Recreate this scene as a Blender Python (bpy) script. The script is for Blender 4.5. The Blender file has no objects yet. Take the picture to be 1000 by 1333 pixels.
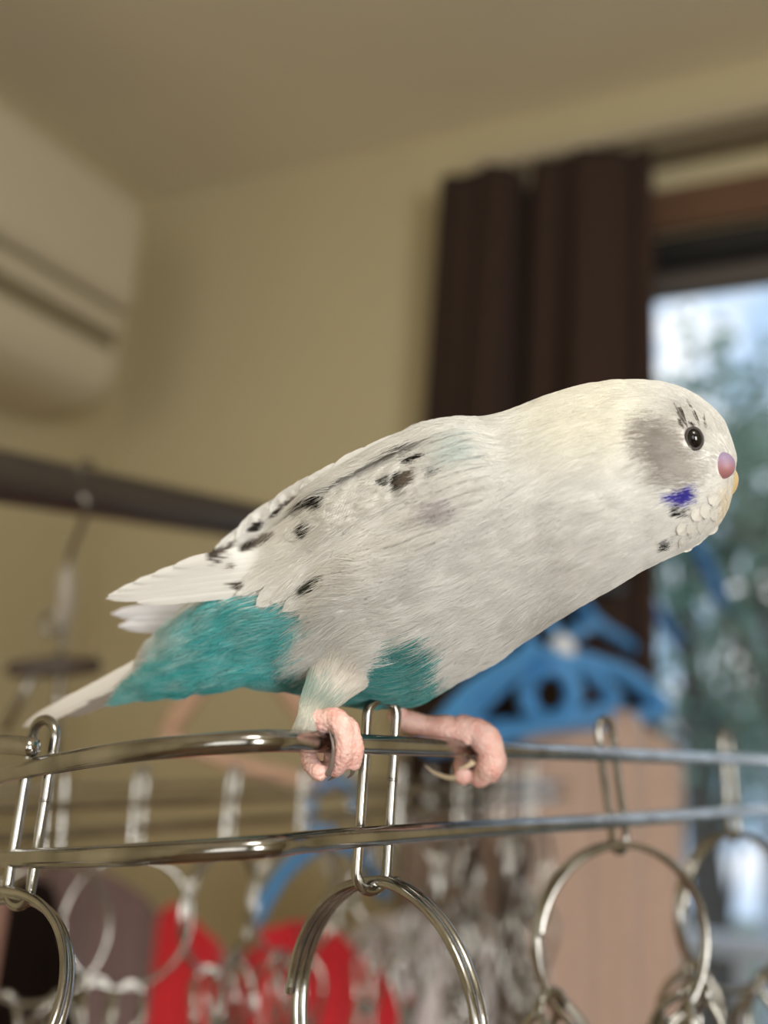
import bpy, math, random
import numpy as np
from mathutils import Vector, Matrix, Euler
from mathutils.kdtree import KDTree

S = bpy.context.scene
COL = S.collection
rng = np.random.default_rng(7)
random.seed(7)

# ------------------------------------------------------------------ camera
F = 1300.0                                    # focal length in pixels of the 1000 x 1333 frame
CAM = np.array([0.0, 0.0, 1.45])
yaw, pitch, roll = np.radians([-27.13, 12.21, 3.33])
fwd = np.array([math.sin(yaw)*math.cos(pitch), math.cos(yaw)*math.cos(pitch), math.sin(pitch)])
rt0 = np.array([math.cos(yaw), -math.sin(yaw), 0.0])
up0 = np.cross(rt0, fwd)
RT = math.cos(roll)*rt0 + math.sin(roll)*up0
UP = -math.sin(roll)*rt0 + math.cos(roll)*up0
FW = fwd
cd = bpy.data.cameras.new('camera')
cam = bpy.data.objects.new('camera', cd)
COL.objects.link(cam)
cam.matrix_world = Matrix(((RT[0], UP[0], -FW[0], CAM[0]), (RT[1], UP[1], -FW[1], CAM[1]),
                           (RT[2], UP[2], -FW[2], CAM[2]), (0, 0, 0, 1)))
cd.sensor_fit = 'HORIZONTAL'
cd.sensor_width = 36.0
cd.lens = 36.0*F/1000.0
cd.clip_start = 0.02
cd.clip_end = 200
cd.dof.use_dof = True
cd.dof.focus_distance = 0.2345
cd.dof.aperture_fstop = 7.4
S.camera = cam

# ------------------------------------------------------------------ sky, lamps, exposure
world = bpy.data.worlds.new('sky')
S.world = world
world.use_nodes = True
wn = world.node_tree
bg = wn.nodes['Background']
tcw = wn.nodes.new('ShaderNodeTexCoord')                     # hazy blue-white sky with soft clouds all round
cln = wn.nodes.new('ShaderNodeTexNoise'); cln.noise_dimensions = '4D'; cln.inputs['W'].default_value = 4.3; cln.inputs['Scale'].default_value = 8.0; cln.inputs['Detail'].default_value = 4
wn.links.new(tcw.outputs['Generated'], cln.inputs['Vector'])
clr = wn.nodes.new('ShaderNodeValToRGB')
clr.color_ramp.elements[0].position = 0.50; clr.color_ramp.elements[0].color = (0.36, 0.50, 0.68, 1)
clr.color_ramp.elements[1].position = 0.62; clr.color_ramp.elements[1].color = (1.0, 1.0, 1.0, 1)
wn.links.new(cln.outputs['Fac'], clr.inputs[0]); wn.links.new(clr.outputs[0], bg.inputs[0])
bg.inputs[1].default_value = 1.6


def area(name, loc, target, size, power, color, shape='DISK'):
    l = bpy.data.lights.new(name, 'AREA')
    l.shape = shape
    l.size = size
    l.energy = power
    l.color = color
    o = bpy.data.objects.new(name, l)
    COL.objects.link(o)
    o.location = loc
    o.rotation_euler = (Vector(target)-Vector(loc)).to_track_quat('-Z', 'Y').to_euler()
    return o


area('ceiling_lamp_light', (0.42, -0.55, 2.33), (0.3, -0.35, 0.6), 0.5, 9.0, (1.0, 0.98, 0.91))
rear = area('rear_window_daylight', (0.3, -2.45, 1.3), (-0.3, 1.0, 1.5), 1.6, 14.0, (1.0, 1.0, 0.97), 'RECTANGLE')
rear.data.size_y = 1.3
area('added_side_light', (1.6, -1.0, 1.3), (-0.5, 0.7, 1.5), 0.9, 49.0, (1.0, 1.0, 0.97), 'SQUARE')  # added light from the right, brightens the left wall; no window there
S.view_settings.view_transform = 'Standard'
S.view_settings.look = 'None'
S.view_settings.gamma = 1.0
S.view_settings.use_curve_mapping = False
S.view_settings.exposure = 0.0
S.cycles.max_bounces = 8
S.cycles.diffuse_bounces = 5
S.cycles.transparent_max_bounces = 8
S.cycles.caustics_reflective = False


# ------------------------------------------------------------------ helpers
def ray(px, py):
    return FW + RT*((px-500.0)/F) - UP*((py-666.5)/F)


def P(px, py, d):
    """world point seen at a photograph pixel, d metres along the view axis"""
    return CAM + ray(px, py)*d


def PA(px, py, d):
    px = np.asarray(px, float); py = np.asarray(py, float); d = np.asarray(d, float)
    r = FW + ((px-500.0)/F)[..., None]*RT - ((py-666.5)/F)[..., None]*UP
    return CAM + r*d[..., None]


def hit_y(px, py, y):
    r = ray(px, py)
    return CAM + r*((y-CAM[1])/r[1])


def hit_x(px, py, x):
    r = ray(px, py)
    return CAM + r*((x-CAM[0])/r[0])


def lin(r, g, b):
    f = lambda c: (c/255.0/12.92) if c/255.0 <= 0.04045 else ((c/255.0+0.055)/1.055)**2.4
    return (f(r), f(g), f(b), 1.0)


def lina(a):
    a = np.asarray(a, float)/255.0
    return np.where(a <= 0.04045, a/12.92, ((a+0.055)/1.055)**2.4)


def nodes(m):
    m.use_nodes = True
    nt = m.node_tree
    return nt, nt.nodes['Principled BSDF']


def material(name, color, rough=0.6, metal=0.0, spec=0.5, noise=0.0, nscale=30.0, bump=0.0, bscale=80.0,
             sheen=0.0, sss=0.0, trans=0.0):
    m = bpy.data.materials.new(name)
    nt, b = nodes(m)
    b.inputs['Base Color'].default_value = color
    b.inputs['Roughness'].default_value = rough
    b.inputs['Metallic'].default_value = metal
    b.inputs['Specular IOR Level'].default_value = spec
    b.inputs['Sheen Weight'].default_value = sheen
    b.inputs['Transmission Weight'].default_value = trans
    if sss:
        b.inputs['Subsurface Weight'].default_value = sss
        b.inputs['Subsurface Radius'].default_value = (1.0, 0.35, 0.25)
        b.inputs['Subsurface Scale'].default_value = 0.0015
    tc = nt.nodes.new('ShaderNodeTexCoord')
    if noise:
        n = nt.nodes.new('ShaderNodeTexNoise')
        n.inputs['Scale'].default_value = nscale
        n.inputs['Detail'].default_value = 5
        nt.links.new(tc.outputs['Object'], n.inputs['Vector'])
        mx = nt.nodes.new('ShaderNodeMix')
        mx.data_type = 'RGBA'
        mx.inputs[6].default_value = tuple(c*(1-noise) for c in color[:3])+(1,)
        mx.inputs[7].default_value = tuple(min(1, c*(1+noise)) for c in color[:3])+(1,)
        nt.links.new(n.outputs['Fac'], mx.inputs[0])
        nt.links.new(mx.outputs[2], b.inputs['Base Color'])
    if bump:
        n2 = nt.nodes.new('ShaderNodeTexNoise')
        n2.inputs['Scale'].default_value = bscale
        n2.inputs['Detail'].default_value = 6
        nt.links.new(tc.outputs['Object'], n2.inputs['Vector'])
        bp = nt.nodes.new('ShaderNodeBump')
        bp.inputs['Strength'].default_value = bump
        bp.inputs['Distance'].default_value = 0.1/bscale
        nt.links.new(n2.outputs['Fac'], bp.inputs['Height'])
        nt.links.new(bp.outputs['Normal'], b.inputs['Normal'])
    return m


def mesh_obj(name, verts, faces, mat, parent=None, origin=(0, 0, 0), smooth=True, colors=None, uvs=None):
    """world-space vertices -> ONE mesh object whose origin sits at `origin`"""
    o3 = np.asarray(origin, float)
    me = bpy.data.meshes.new(name)
    me.from_pydata([tuple(np.asarray(v)-o3) for v in verts], [], faces)
    if smooth:
        me.polygons.foreach_set('use_smooth', [True]*len(me.polygons))
    if colors is not None:
        a = me.attributes.new('tint', 'FLOAT_COLOR', 'POINT')
        c = np.ones((len(verts), 4)); c[:, :3] = colors
        a.data.foreach_set('color', c.ravel())
    if uvs is not None:
        a = me.attributes.new('along', 'FLOAT_VECTOR', 'POINT')
        u = np.zeros((len(verts), 3)); u[:, :2] = uvs
        a.data.foreach_set('vector', u.ravel())
    me.update()
    if mat is not None:
        me.materials.append(mat)
    o = bpy.data.objects.new(name, me)
    COL.objects.link(o)
    if parent is not None:
        o.parent = parent
        o.location = tuple(o3-np.asarray(parent_world(parent)))
    else:
        o.location = tuple(o3)
    return o


def parent_world(o):
    v = np.array(o.location)
    while o.parent is not None:
        o = o.parent
        v = v + np.array(o.location)
    return v


def empty(name, loc, parent=None):
    o = bpy.data.objects.new(name, None)
    COL.objects.link(o)
    if parent is not None:
        o.parent = parent
        o.location = tuple(np.asarray(loc)-parent_world(parent))
    else:
        o.location = tuple(loc)
    o.empty_display_size = 0.02
    return o


def tag(o, label=None, cat=None, group=None, kind=None):
    if label: o['label'] = label
    if cat: o['category'] = cat
    if group: o['group'] = group
    if kind: o['kind'] = kind
    return o


def catmull(pts, n=8, closed=False):
    p = np.asarray(pts, float)
    N = len(p)
    out = []
    rngs = range(N if closed else N-1)
    for i in rngs:
        if closed:
            a, b, c, d = p[(i-1) % N], p[i], p[(i+1) % N], p[(i+2) % N]
        else:
            b, c = p[i], p[i+1]
            a = p[i-1] if i > 0 else 2*b-c
            d = p[i+2] if i+2 < N else 2*c-b
        for k in range(n):
            t = k/n
            out.append(0.5*((2*b)+(-a+c)*t+(2*a-5*b+4*c-d)*t*t+(-a+3*b-3*c+d)*t**3))
    if not closed:
        out.append(p[-1])
    return np.array(out)


def sweep(path, radius, seg=12, closed=False, cap=True, flat=None):
    """tube along a polyline; radius scalar or per point"""
    p = np.asarray(path, float)
    N = len(p)
    r = np.full(N, radius) if np.isscalar(radius) else np.asarray(radius, float)
    if closed:
        t = np.roll(p, -1, 0)-np.roll(p, 1, 0)
    else:
        t = np.gradient(p, axis=0)
    t /= np.linalg.norm(t, axis=1)[:, None]+1e-12
    ref = np.array([0, 0, 1.0]) if abs(t[0][2]) < 0.9 else np.array([1.0, 0, 0])
    u = np.cross(t[0], ref); u /= np.linalg.norm(u)
    us = [u]
    for i in range(1, N):
        u = us[-1]-t[i]*np.dot(us[-1], t[i])
        us.append(u/np.linalg.norm(u))
    us = np.array(us)
    vs = np.cross(t, us)
    ang = np.linspace(0, 2*math.pi, seg, endpoint=False)
    V = (p[:, None, :]+r[:, None, None]*(np.cos(ang)[None, :, None]*us[:, None, :]+np.sin(ang)[None, :, None]*vs[:, None, :])).reshape(-1, 3)
    Fc = []
    M = N if closed else N-1
    for i in range(M):
        j = (i+1) % N
        for k in range(seg):
            l = (k+1) % seg
            Fc.append((i*seg+k, i*seg+l, j*seg+l, j*seg+k))
    V = list(V)
    if cap and not closed:
        for i, sgn in ((0, -1), (N-1, 1)):      # domed ends
            V.append(p[i]+t[i]*sgn*r[i]*0.5)
            c = len(V)-1
            for k in range(seg):
                l = (k+1) % seg
                a, b = i*seg+k, i*seg+l
                Fc.append((a, b, c) if sgn > 0 else (b, a, c))
    return V, Fc


def merge(*parts):
    V, Fc = [], []
    for v, f in parts:
        o = len(V)
        V += list(v)
        Fc += [tuple(i+o for i in q) for q in f]
    return V, Fc


def box(x0, x1, y0, y1, z0, z1, bev=0.0):
    if bev <= 0:
        V = [(x, y, z) for x in (x0, x1) for y in (y0, y1) for z in (z0, z1)]
        Fc = [(0, 1, 3, 2), (4, 6, 7, 5), (0, 4, 5, 1), (2, 3, 7, 6), (0, 2, 6, 4), (1, 5, 7, 3)]
        return [np.array(v, float) for v in V], Fc
    import bmesh
    bm = bmesh.new()
    v, f = box(x0, x1, y0, y1, z0, z1)
    bv = [bm.verts.new(q) for q in v]
    for q in f: bm.faces.new([bv[i] for i in q])
    bmesh.ops.bevel(bm, geom=bm.edges[:], offset=bev, segments=2, affect='EDGES', profile=0.5)
    bm.verts.index_update()
    V = [np.array(q.co) for q in bm.verts]; Fc = [tuple(w.index for w in q.verts) for q in bm.faces]
    bm.free()
    return V, Fc


def smooth01(a, b, x):
    t = np.clip((np.asarray(x, float)-a)/(b-a), 0, 1)
    return t*t*(3-2*t)


def in_poly(x, y, poly):
    x = np.asarray(x, float); y = np.asarray(y, float)
    r = np.zeros(x.shape, bool)
    n = len(poly)
    for i in range(n):
        x0, y0 = poly[i]; x1, y1 = poly[(i+1) % n]
        c = ((y0 > y) != (y1 > y)) & (x < (x1-x0)*(y-y0)/((y1-y0) if y1 != y0 else 1e-9)+x0)
        r ^= c
    return r


# ------------------------------------------------------------------ materials
M = {}
M['wall'] = material('cream_wallpaper', lin(190, 178, 144), 0.85, noise=0.03, nscale=9, bump=0.25, bscale=260)
M['ceiling'] = material('ceiling_paper', lin(224, 214, 190), 0.9, noise=0.03, nscale=6, bump=0.2, bscale=200)
M['floor'] = material('brown_wood_floor', lin(120, 94, 70), 0.45, noise=0.25, nscale=7, bump=0.1, bscale=60)
M['wood'] = material('window_wood', lin(94, 66, 46), 0.5, noise=0.2, nscale=20)
M['dark_frame'] = material('black_sash', lin(22, 20, 20), 0.5, noise=0.1)
M['sash'] = material('bronze_sash', lin(92, 84, 78), 0.45, noise=0.05)
M['rail'] = material('rail_grey', lin(176, 164, 140), 0.45, noise=0.04)
M['rail_dark'] = material('rail_channel_grey', lin(130, 118, 96), 0.6, noise=0.04)  # darker grey of the rail's lower channel
M['glass'] = material('window_glass', (0.98, 0.99, 1, 1), 0.0, trans=1.0, noise=0.0)
M['ac'] = material('ivory_plastic', lin(194, 184, 160), 0.45, noise=0.02, nscale=5)
M['ac_dark'] = material('louver_grey', lin(120, 108, 84), 0.55, noise=0.03)
M['curtain'] = material('brown_curtain', lin(48, 31, 23), 0.95, noise=0.1, nscale=120, bump=0.3, bscale=700, sheen=0.0)
M['pole'] = material('dark_steel_pole', lin(104, 99, 98), 0.32, metal=0.9, noise=0.08, nscale=12)
M['pole_cap'] = material('dark_plastic', lin(40, 36, 33), 0.5, noise=0.05)
M['hook_steel'] = material('dull_hook_steel', lin(150, 146, 140), 0.25, metal=1.0, noise=0.05)
M['swivel'] = material('clouded_plastic', lin(160, 150, 138), 0.35, noise=0.05)
M['dark_bar'] = material('dark_hanger_bar', lin(70, 58, 48), 0.5, noise=0.1)
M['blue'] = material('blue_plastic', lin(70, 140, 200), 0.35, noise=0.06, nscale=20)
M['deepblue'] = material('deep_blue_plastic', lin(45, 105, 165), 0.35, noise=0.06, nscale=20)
M['highlight_white'] = material('highlight_white', lin(225, 225, 228), 0.35, noise=0.03)  # plain white, used only for the neck highlight bead
M['pink'] = material('pink_plastic', lin(196, 160, 136), 0.45, noise=0.05)
M['claw'] = material('dark_horn', lin(120, 108, 102), 0.2, noise=0.2, nscale=300)
M['claw_pale'] = material('pale_horn', lin(205, 185, 155), 0.3, noise=0.1, nscale=300)
M['eye'] = material('black_eye', lin(14, 12, 12), 0.03, spec=0.8, noise=0.2, nscale=200)
M['eyering'] = material('grey_eye_ring', lin(60, 54, 52), 0.6, noise=0.1, nscale=900)
M['beak'] = material('horn_beak', lin(205, 180, 130), 0.35, noise=0.1, nscale=300)


def steel():
    m = bpy.data.materials.new('stainless_wire')
    nt, b = nodes(m)
    b.inputs['Metallic'].default_value = 1.0
    tc = nt.nodes.new('ShaderNodeTexCoord')
    n = nt.nodes.new('ShaderNodeTexNoise'); n.inputs['Scale'].default_value = 500; n.inputs['Detail'].default_value = 6
    n2 = nt.nodes.new('ShaderNodeTexNoise'); n2.inputs['Scale'].default_value = 60; n2.inputs['Detail'].default_value = 4
    for q in (n, n2): nt.links.new(tc.outputs['Object'], q.inputs['Vector'])
    cr = nt.nodes.new('ShaderNodeValToRGB')
    cr.color_ramp.elements[0].position = 0.35; cr.color_ramp.elements[0].color = lin(146, 143, 138)
    cr.color_ramp.elements[1].position = 0.65; cr.color_ramp.elements[1].color = lin(184, 182, 178)
    nt.links.new(n2.outputs['Fac'], cr.inputs[0]); nt.links.new(cr.outputs[0], b.inputs['Base Color'])
    mr = nt.nodes.new('ShaderNodeMapRange')
    mr.inputs[3].default_value = 0.08; mr.inputs[4].default_value = 0.26
    nt.links.new(n.outputs['Fac'], mr.inputs[0]); nt.links.new(mr.outputs[0], b.inputs['Roughness'])
    bp = nt.nodes.new('ShaderNodeBump'); bp.inputs['Strength'].default_value = 0.12; bp.inputs['Distance'].default_value = 0.0004
    nt.links.new(n.outputs['Fac'], bp.inputs['Height']); nt.links.new(bp.outputs['Normal'], b.inputs['Normal'])
    return m


M['steel'] = steel()


def tint_material(name, rough=0.7, translucent=0.0, barbs=False, spec=0.25, sheen=0.0, bump=0.0):
    m = bpy.data.materials.new(name)
    nt, b = nodes(m)
    at = nt.nodes.new('ShaderNodeAttribute'); at.attribute_name = 'tint'
    nt.links.new(at.outputs['Color'], b.inputs['Base Color'])
    b.inputs['Roughness'].default_value = rough
    b.inputs['Specular IOR Level'].default_value = spec
    b.inputs['Sheen Weight'].default_value = sheen
    if barbs:                                   # herringbone barbs along the feather, from its own along/across coordinates
        av = nt.nodes.new('ShaderNodeAttribute'); av.attribute_name = 'along'
        sx = nt.nodes.new('ShaderNodeSeparateXYZ'); nt.links.new(av.outputs['Vector'], sx.inputs[0])
        ab = nt.nodes.new('ShaderNodeMath'); ab.operation = 'ABSOLUTE'; nt.links.new(sx.outputs[0], ab.inputs[0])
        cx = nt.nodes.new('ShaderNodeCombineXYZ')
        sub = nt.nodes.new('ShaderNodeMath'); sub.operation = 'SUBTRACT'
        nt.links.new(sx.outputs[1], sub.inputs[0]); nt.links.new(ab.outputs[0], sub.inputs[1])
        mul = nt.nodes.new('ShaderNodeMath'); mul.operation = 'MULTIPLY'; mul.inputs[1].default_value = 0.12
        nt.links.new(ab.outputs[0], mul.inputs[0])
        nt.links.new(sub.outputs[0], cx.inputs[0]); nt.links.new(mul.outputs[0], cx.inputs[1])
        n = nt.nodes.new('ShaderNodeTexNoise'); n.inputs['Scale'].default_value = 2600; n.inputs['Detail'].default_value = 3
        nt.links.new(cx.outputs[0], n.inputs['Vector'])
        bp = nt.nodes.new('ShaderNodeBump'); bp.inputs['Strength'].default_value = 0.5; bp.inputs['Distance'].default_value = 0.0002
        nt.links.new(n.outputs['Fac'], bp.inputs['Height']); nt.links.new(bp.outputs['Normal'], b.inputs['Normal'])
    if bump:
        tc = nt.nodes.new('ShaderNodeTexCoord')
        v = nt.nodes.new('ShaderNodeTexVoronoi'); v.inputs['Scale'].default_value = 1300
        nt.links.new(tc.outputs['Object'], v.inputs['Vector'])
        bp = nt.nodes.new('ShaderNodeBump'); bp.inputs['Strength'].default_value = bump; bp.inputs['Distance'].default_value = 0.0003
        bp.invert = True
        nt.links.new(v.outputs['Distance'], bp.inputs['Height']); nt.links.new(bp.outputs['Normal'], b.inputs['Normal'])
    if translucent:
        tr = nt.nodes.new('ShaderNodeBsdfTranslucent'); nt.links.new(at.outputs['Color'], tr.inputs['Color'])
        mx = nt.nodes.new('ShaderNodeMixShader'); mx.inputs[0].default_value = translucent
        out = nt.nodes['Material Output']
        nt.links.new(b.outputs[0], mx.inputs[1]); nt.links.new(tr.outputs[0], mx.inputs[2]); nt.links.new(mx.outputs[0], out.inputs['Surface'])
    return m


M['down'] = tint_material('plumage_skin', 0.85)
M['hair'] = tint_material('plumage_barbs', 0.65, 0.35)
M['feather'] = tint_material('feather_vane', 0.6, 0.2, barbs=True)


def skin_material():
    m = bpy.data.materials.new('pink_scaly_skin')
    nt, b = nodes(m)
    tc = nt.nodes.new('ShaderNodeTexCoord')
    v = nt.nodes.new('ShaderNodeTexVoronoi'); v.inputs['Scale'].default_value = 1100
    n = nt.nodes.new('ShaderNodeTexNoise'); n.inputs['Scale'].default_value = 260; n.inputs['Detail'].default_value = 4
    for q in (v, n): nt.links.new(tc.outputs['Object'], q.inputs['Vector'])
    cr = nt.nodes.new('ShaderNodeValToRGB')
    cr.color_ramp.elements[0].position = 0.3; cr.color_ramp.elements[0].color = lin(232, 172, 162)
    cr.color_ramp.elements[1].position = 0.7; cr.color_ramp.elements[1].color = lin(244, 208, 198)
    nt.links.new(n.outputs['Fac'], cr.inputs[0]); nt.links.new(cr.outputs[0], b.inputs['Base Color'])
    b.inputs['Roughness'].default_value = 0.55
    b.inputs['Subsurface Weight'].default_value = 0.25
    b.inputs['Subsurface Radius'].default_value = (1, 0.35, 0.25)
    b.inputs['Subsurface Scale'].default_value = 0.0012
    bp = nt.nodes.new('ShaderNodeBump'); bp.inputs['Strength'].default_value = 0.8; bp.inputs['Distance'].default_value = 0.0003; bp.invert = True
    nt.links.new(v.outputs['Distance'], bp.inputs['Height']); nt.links.new(bp.outputs['Normal'], b.inputs['Normal'])
    return m


M['skin'] = skin_material()


def cere_material():
    m = bpy.data.materials.new('lilac_cere')
    nt, b = nodes(m)
    tc = nt.nodes.new('ShaderNodeTexCoord')
    sp = nt.nodes.new('ShaderNodeSeparateXYZ'); nt.links.new(tc.outputs['Generated'], sp.inputs[0])
    cr = nt.nodes.new('ShaderNodeValToRGB')
    cr.color_ramp.elements[0].position = 0.25; cr.color_ramp.elements[0].color = lin(168, 116, 118)
    cr.color_ramp.elements[1].position = 0.7; cr.color_ramp.elements[1].color = lin(150, 130, 160)
    nt.links.new(sp.outputs[2], cr.inputs[0]); nt.links.new(cr.outputs[0], b.inputs['Base Color'])
    b.inputs['Roughness'].default_value = 0.45
    return m


M['cere'] = cere_material()

# ------------------------------------------------------------------ the room
ZC = CAM[2]
CEIL = ZC+0.95
BY, LX, RX, FY = 1.325, -1.226, 1.7, -2.6


def struct(name, vf, mat, smooth=False):
    o = mesh_obj(name, vf[0], vf[1], mat, smooth=smooth)
    o['kind'] = 'structure'
    return o


WX0, WX1 = -0.42, 0.75                          # window opening in the back wall
WZ1 = ZC+0.705                                  # lintel underside
struct('floor', box(LX-0.1, RX+0.1, FY-0.1, BY+0.12, -0.1, 0.0), M['floor'])
struct('ceiling', box(LX-0.1, RX+0.1, FY-0.1, BY+0.12, CEIL, CEIL+0.1), M['ceiling'])
struct('wall_left', box(LX-0.1, LX, FY-0.1, BY+0.12, 0.0, CEIL), M['wall'])
struct('wall_right', box(RX, RX+0.1, FY-0.1, BY+0.12, 0.0, CEIL), M['wall'])
struct('wall_front', box(LX, RX, FY-0.1, FY, 0.0, CEIL), M['wall'])
struct('wall_back', merge(box(LX, WX0, BY, BY+0.12, 0.0, CEIL), box(WX1, RX, BY, BY+0.12, 0.0, CEIL),
                          box(WX0, WX1, BY, BY+0.12, WZ1, CEIL)), M['wall'])
win = mesh_obj('window_1', *merge(box(WX0-0.06, WX1+0.06, BY-0.02, BY, WZ1-0.0, WZ1+0.062, 0.003),
                                  box(WX0-0.06, WX0, BY-0.02, BY, 0.0, WZ1, 0.003),
                                  box(WX1, WX1+0.06, BY-0.02, BY, 0.0, WZ1, 0.003)), M['wood'], smooth=False)
win['kind'] = 'structure'
mesh_obj('lintel_track', *box(WX0, WX1, BY+0.005, BY+0.115, WZ1-0.032, WZ1, 0.002), M['dark_frame'], win, smooth=False)
sash = mesh_obj('sash', *merge(box(WX0, WX1, BY+0.05, BY+0.085, WZ1-0.064, WZ1-0.032, 0.003),
                               box(WX0, WX0+0.05, BY+0.05, BY+0.085, 0.0, WZ1-0.06, 0.003),
                               box(WX1-0.05, WX1, BY+0.05, BY+0.085, 0.0, WZ1-0.06, 0.003),
                               box(WX0, WX1, BY+0.05, BY+0.085, 0.0, 0.06, 0.003)), M['sash'], win, smooth=False)
mesh_obj('pane', *box(WX0+0.04, WX1-0.04, BY+0.064, BY+0.069, 0.05, WZ1-0.055), M['glass'], sash, smooth=False)

# curtain rail: a two-channel rail above the window
rail = mesh_obj('trim_1', *merge(box(-0.53, 0.95, BY-0.075, BY, ZC+0.822, ZC+0.842, 0.002),
                                 box(-0.53, 0.95, BY-0.080, BY-0.068, ZC+0.820, ZC+0.842, 0.002)), M['rail'], smooth=False)
rail['kind'] = 'structure'
mesh_obj('rail_channel', *merge(box(-0.525, 0.945, BY-0.062, BY, ZC+0.808, ZC+0.821, 0.002)), M['rail_dark'], rail, smooth=False)


# curtain, hung from the rail and reaching the floor
def build_curtain():
    y0 = BY-0.105
    n, mrows = 121, 60
    zt0, zb = ZC+0.862, 0.03
    V, Fc = [], []
    A = hit_y(570, 225, y0); Bp = hit_y(847, 186, y0); A2 = hit_y(543, 560, y0); B2 = hit_y(850, 620, y0)
    for j in range(mrows+1):
        t = j/mrows
        for i in range(n):
            s = i/(n-1)
            zt = A[2]+(Bp[2]-A[2])*s
            z = zt + (zb-zt)*t
            k = min(1.0, (zt-z)/0.42)
            xl = A[0]+(A2[0]-A[0])*k; xr = Bp[0]+(B2[0]-Bp[0])*k
            x = xl+(xr-xl)*s
            ph = s*2*math.pi
            fold = (0.008+0.010*min(1, t*6))*math.sin(ph*2.2+0.6+0.35*t) + 0.005*math.sin(ph*5+1.3-0.5*t) + 0.0015*math.sin(ph*11+3*t)
            notch = math.exp(-((s-0.42)/0.03)**2)
            y = y0 + fold + 0.050*notch + 0.02*math.exp(-((s-0.90)/0.03)**2)
            head = 0.0
            if t < 0.04:                       # gathered heading: uneven top edge, a dip at the fold
                head = (1-t/0.04)*(0.004*math.sin(ph*5+0.4)*(1 if s < 0.45 else 0.2) - 0.010*notch - (0.004 if s < 0.42 else 0))
            V.append((x, y, z+head))
    for j in range(mrows):
        for i in range(n-1):
            a = j*n+i
            Fc.append((a, a+1, a+n+1, a+n))
    c = mesh_obj('curtain', V, Fc, M['curtain'])
    sm = c.modifiers.new('thickness', 'SOLIDIFY'); sm.thickness = 0.002
    tag(c, 'dark brown gathered curtain hanging left of the window', 'curtain')
    # its hooks
    for i in range(8):
        x = A[0]+(Bp[0]-A[0])*(i+0.5)/8
        pth = catmull([(x, y0+0.012, ZC+0.765), (x, y0+0.016, ZC+0.788), (x, y0+0.025, ZC+0.80), (x, y0+0.034, ZC+0.80)], 5)
        mesh_obj('curtain_hook', *sweep(pth, 0.0016, 6), M['rail'], c)
    return c


build_curtain()


# air conditioner on the left wall
def extrude_profile(prof, y0, y1, round_end=0.03):
    """profile [(offset from wall, z)] swept along y; the far end is rounded in"""
    prof = np.array(prof)
    c = np.array([0.0, prof[:, 1].mean()])
    ys, sc = [y0], [1.0]
    for k in range(9):
        a = k/8*math.pi/2
        ys.append(y1-round_end+round_end*math.sin(a)); sc.append(1-0.13*(1-math.cos(a)))
    V, Fc = [], []
    n = len(prof)
    for y, s in zip(ys, sc):
        for q in prof:
            w = c+(q-c)*s
            V.append((LX+0.001+w[0], y, w[1]))
    for j in range(len(ys)-1):
        for i in range(n):
            k = (i+1) % n
            Fc.append((j*n+i, j*n+k, (j+1)*n+k, (j+1)*n+i))
    Fc.append(tuple(range(n))[::-1]); Fc.append(tuple((len(ys)-1)*n+i for i in range(n)))
    return V, Fc


def build_ac():
    y0, y1 = 0.30, 1.105
    prof = [(0, .79), (.17, .79), (.20, .785), (.213, .772), (.216, .755), (.214, .60), (.200, .596), (.200, .532), (.205, .525), (.198, .492), (.182, .468), (.15, .452), (.10, .445), (0, .445)]
    prof = [(a, ZC+b) for a, b in prof]
    root = mesh_obj('air_conditioner', *extrude_profile(prof, y0, y1), M['ac'], origin=(LX, 0.7, ZC+0.45), smooth=False)
    m = root.modifiers.new('soft', 'BEVEL'); m.width = 0.006; m.segments = 3; m.limit_method = 'ANGLE'
    tag(root, 'ivory wall-mounted air conditioner high on the left wall below the ceiling', 'air conditioner')
    fp = [(.190, .780), (.2165, .770), (.222, .750), (.222, .615), (.216, .606), (.190, .606)]
    f = mesh_obj('front_panel', *extrude_profile([(a, ZC+b) for a, b in fp], y0, y1-0.004), M['ac'], root, smooth=False)
    lv = [(.200, .583), (.219, .579), (.216, .556), (.200, .552)]
    mesh_obj('louver', *extrude_profile([(a, ZC+b) for a, b in lv], y0+.01, y1-0.03, .004), M['ac'], root, smooth=False)
    dk = [(.195, .600), (.204, .598), (.203, .584), (.195, .584)]
    mesh_obj('air_slot', *extrude_profile([(a, ZC+b) for a, b in dk], y0+.01, y1-0.02, .004), M['ac_dark'], root, smooth=False)
    dk = [(.195, .551), (.203, .551), (.2035, .530), (.195, .530)]
    mesh_obj('air_slot', *extrude_profile([(a, ZC+b) for a, b in dk], y0+.01, y1-0.03, .004), M['ac_dark'], root, smooth=False)


build_ac()


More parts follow.
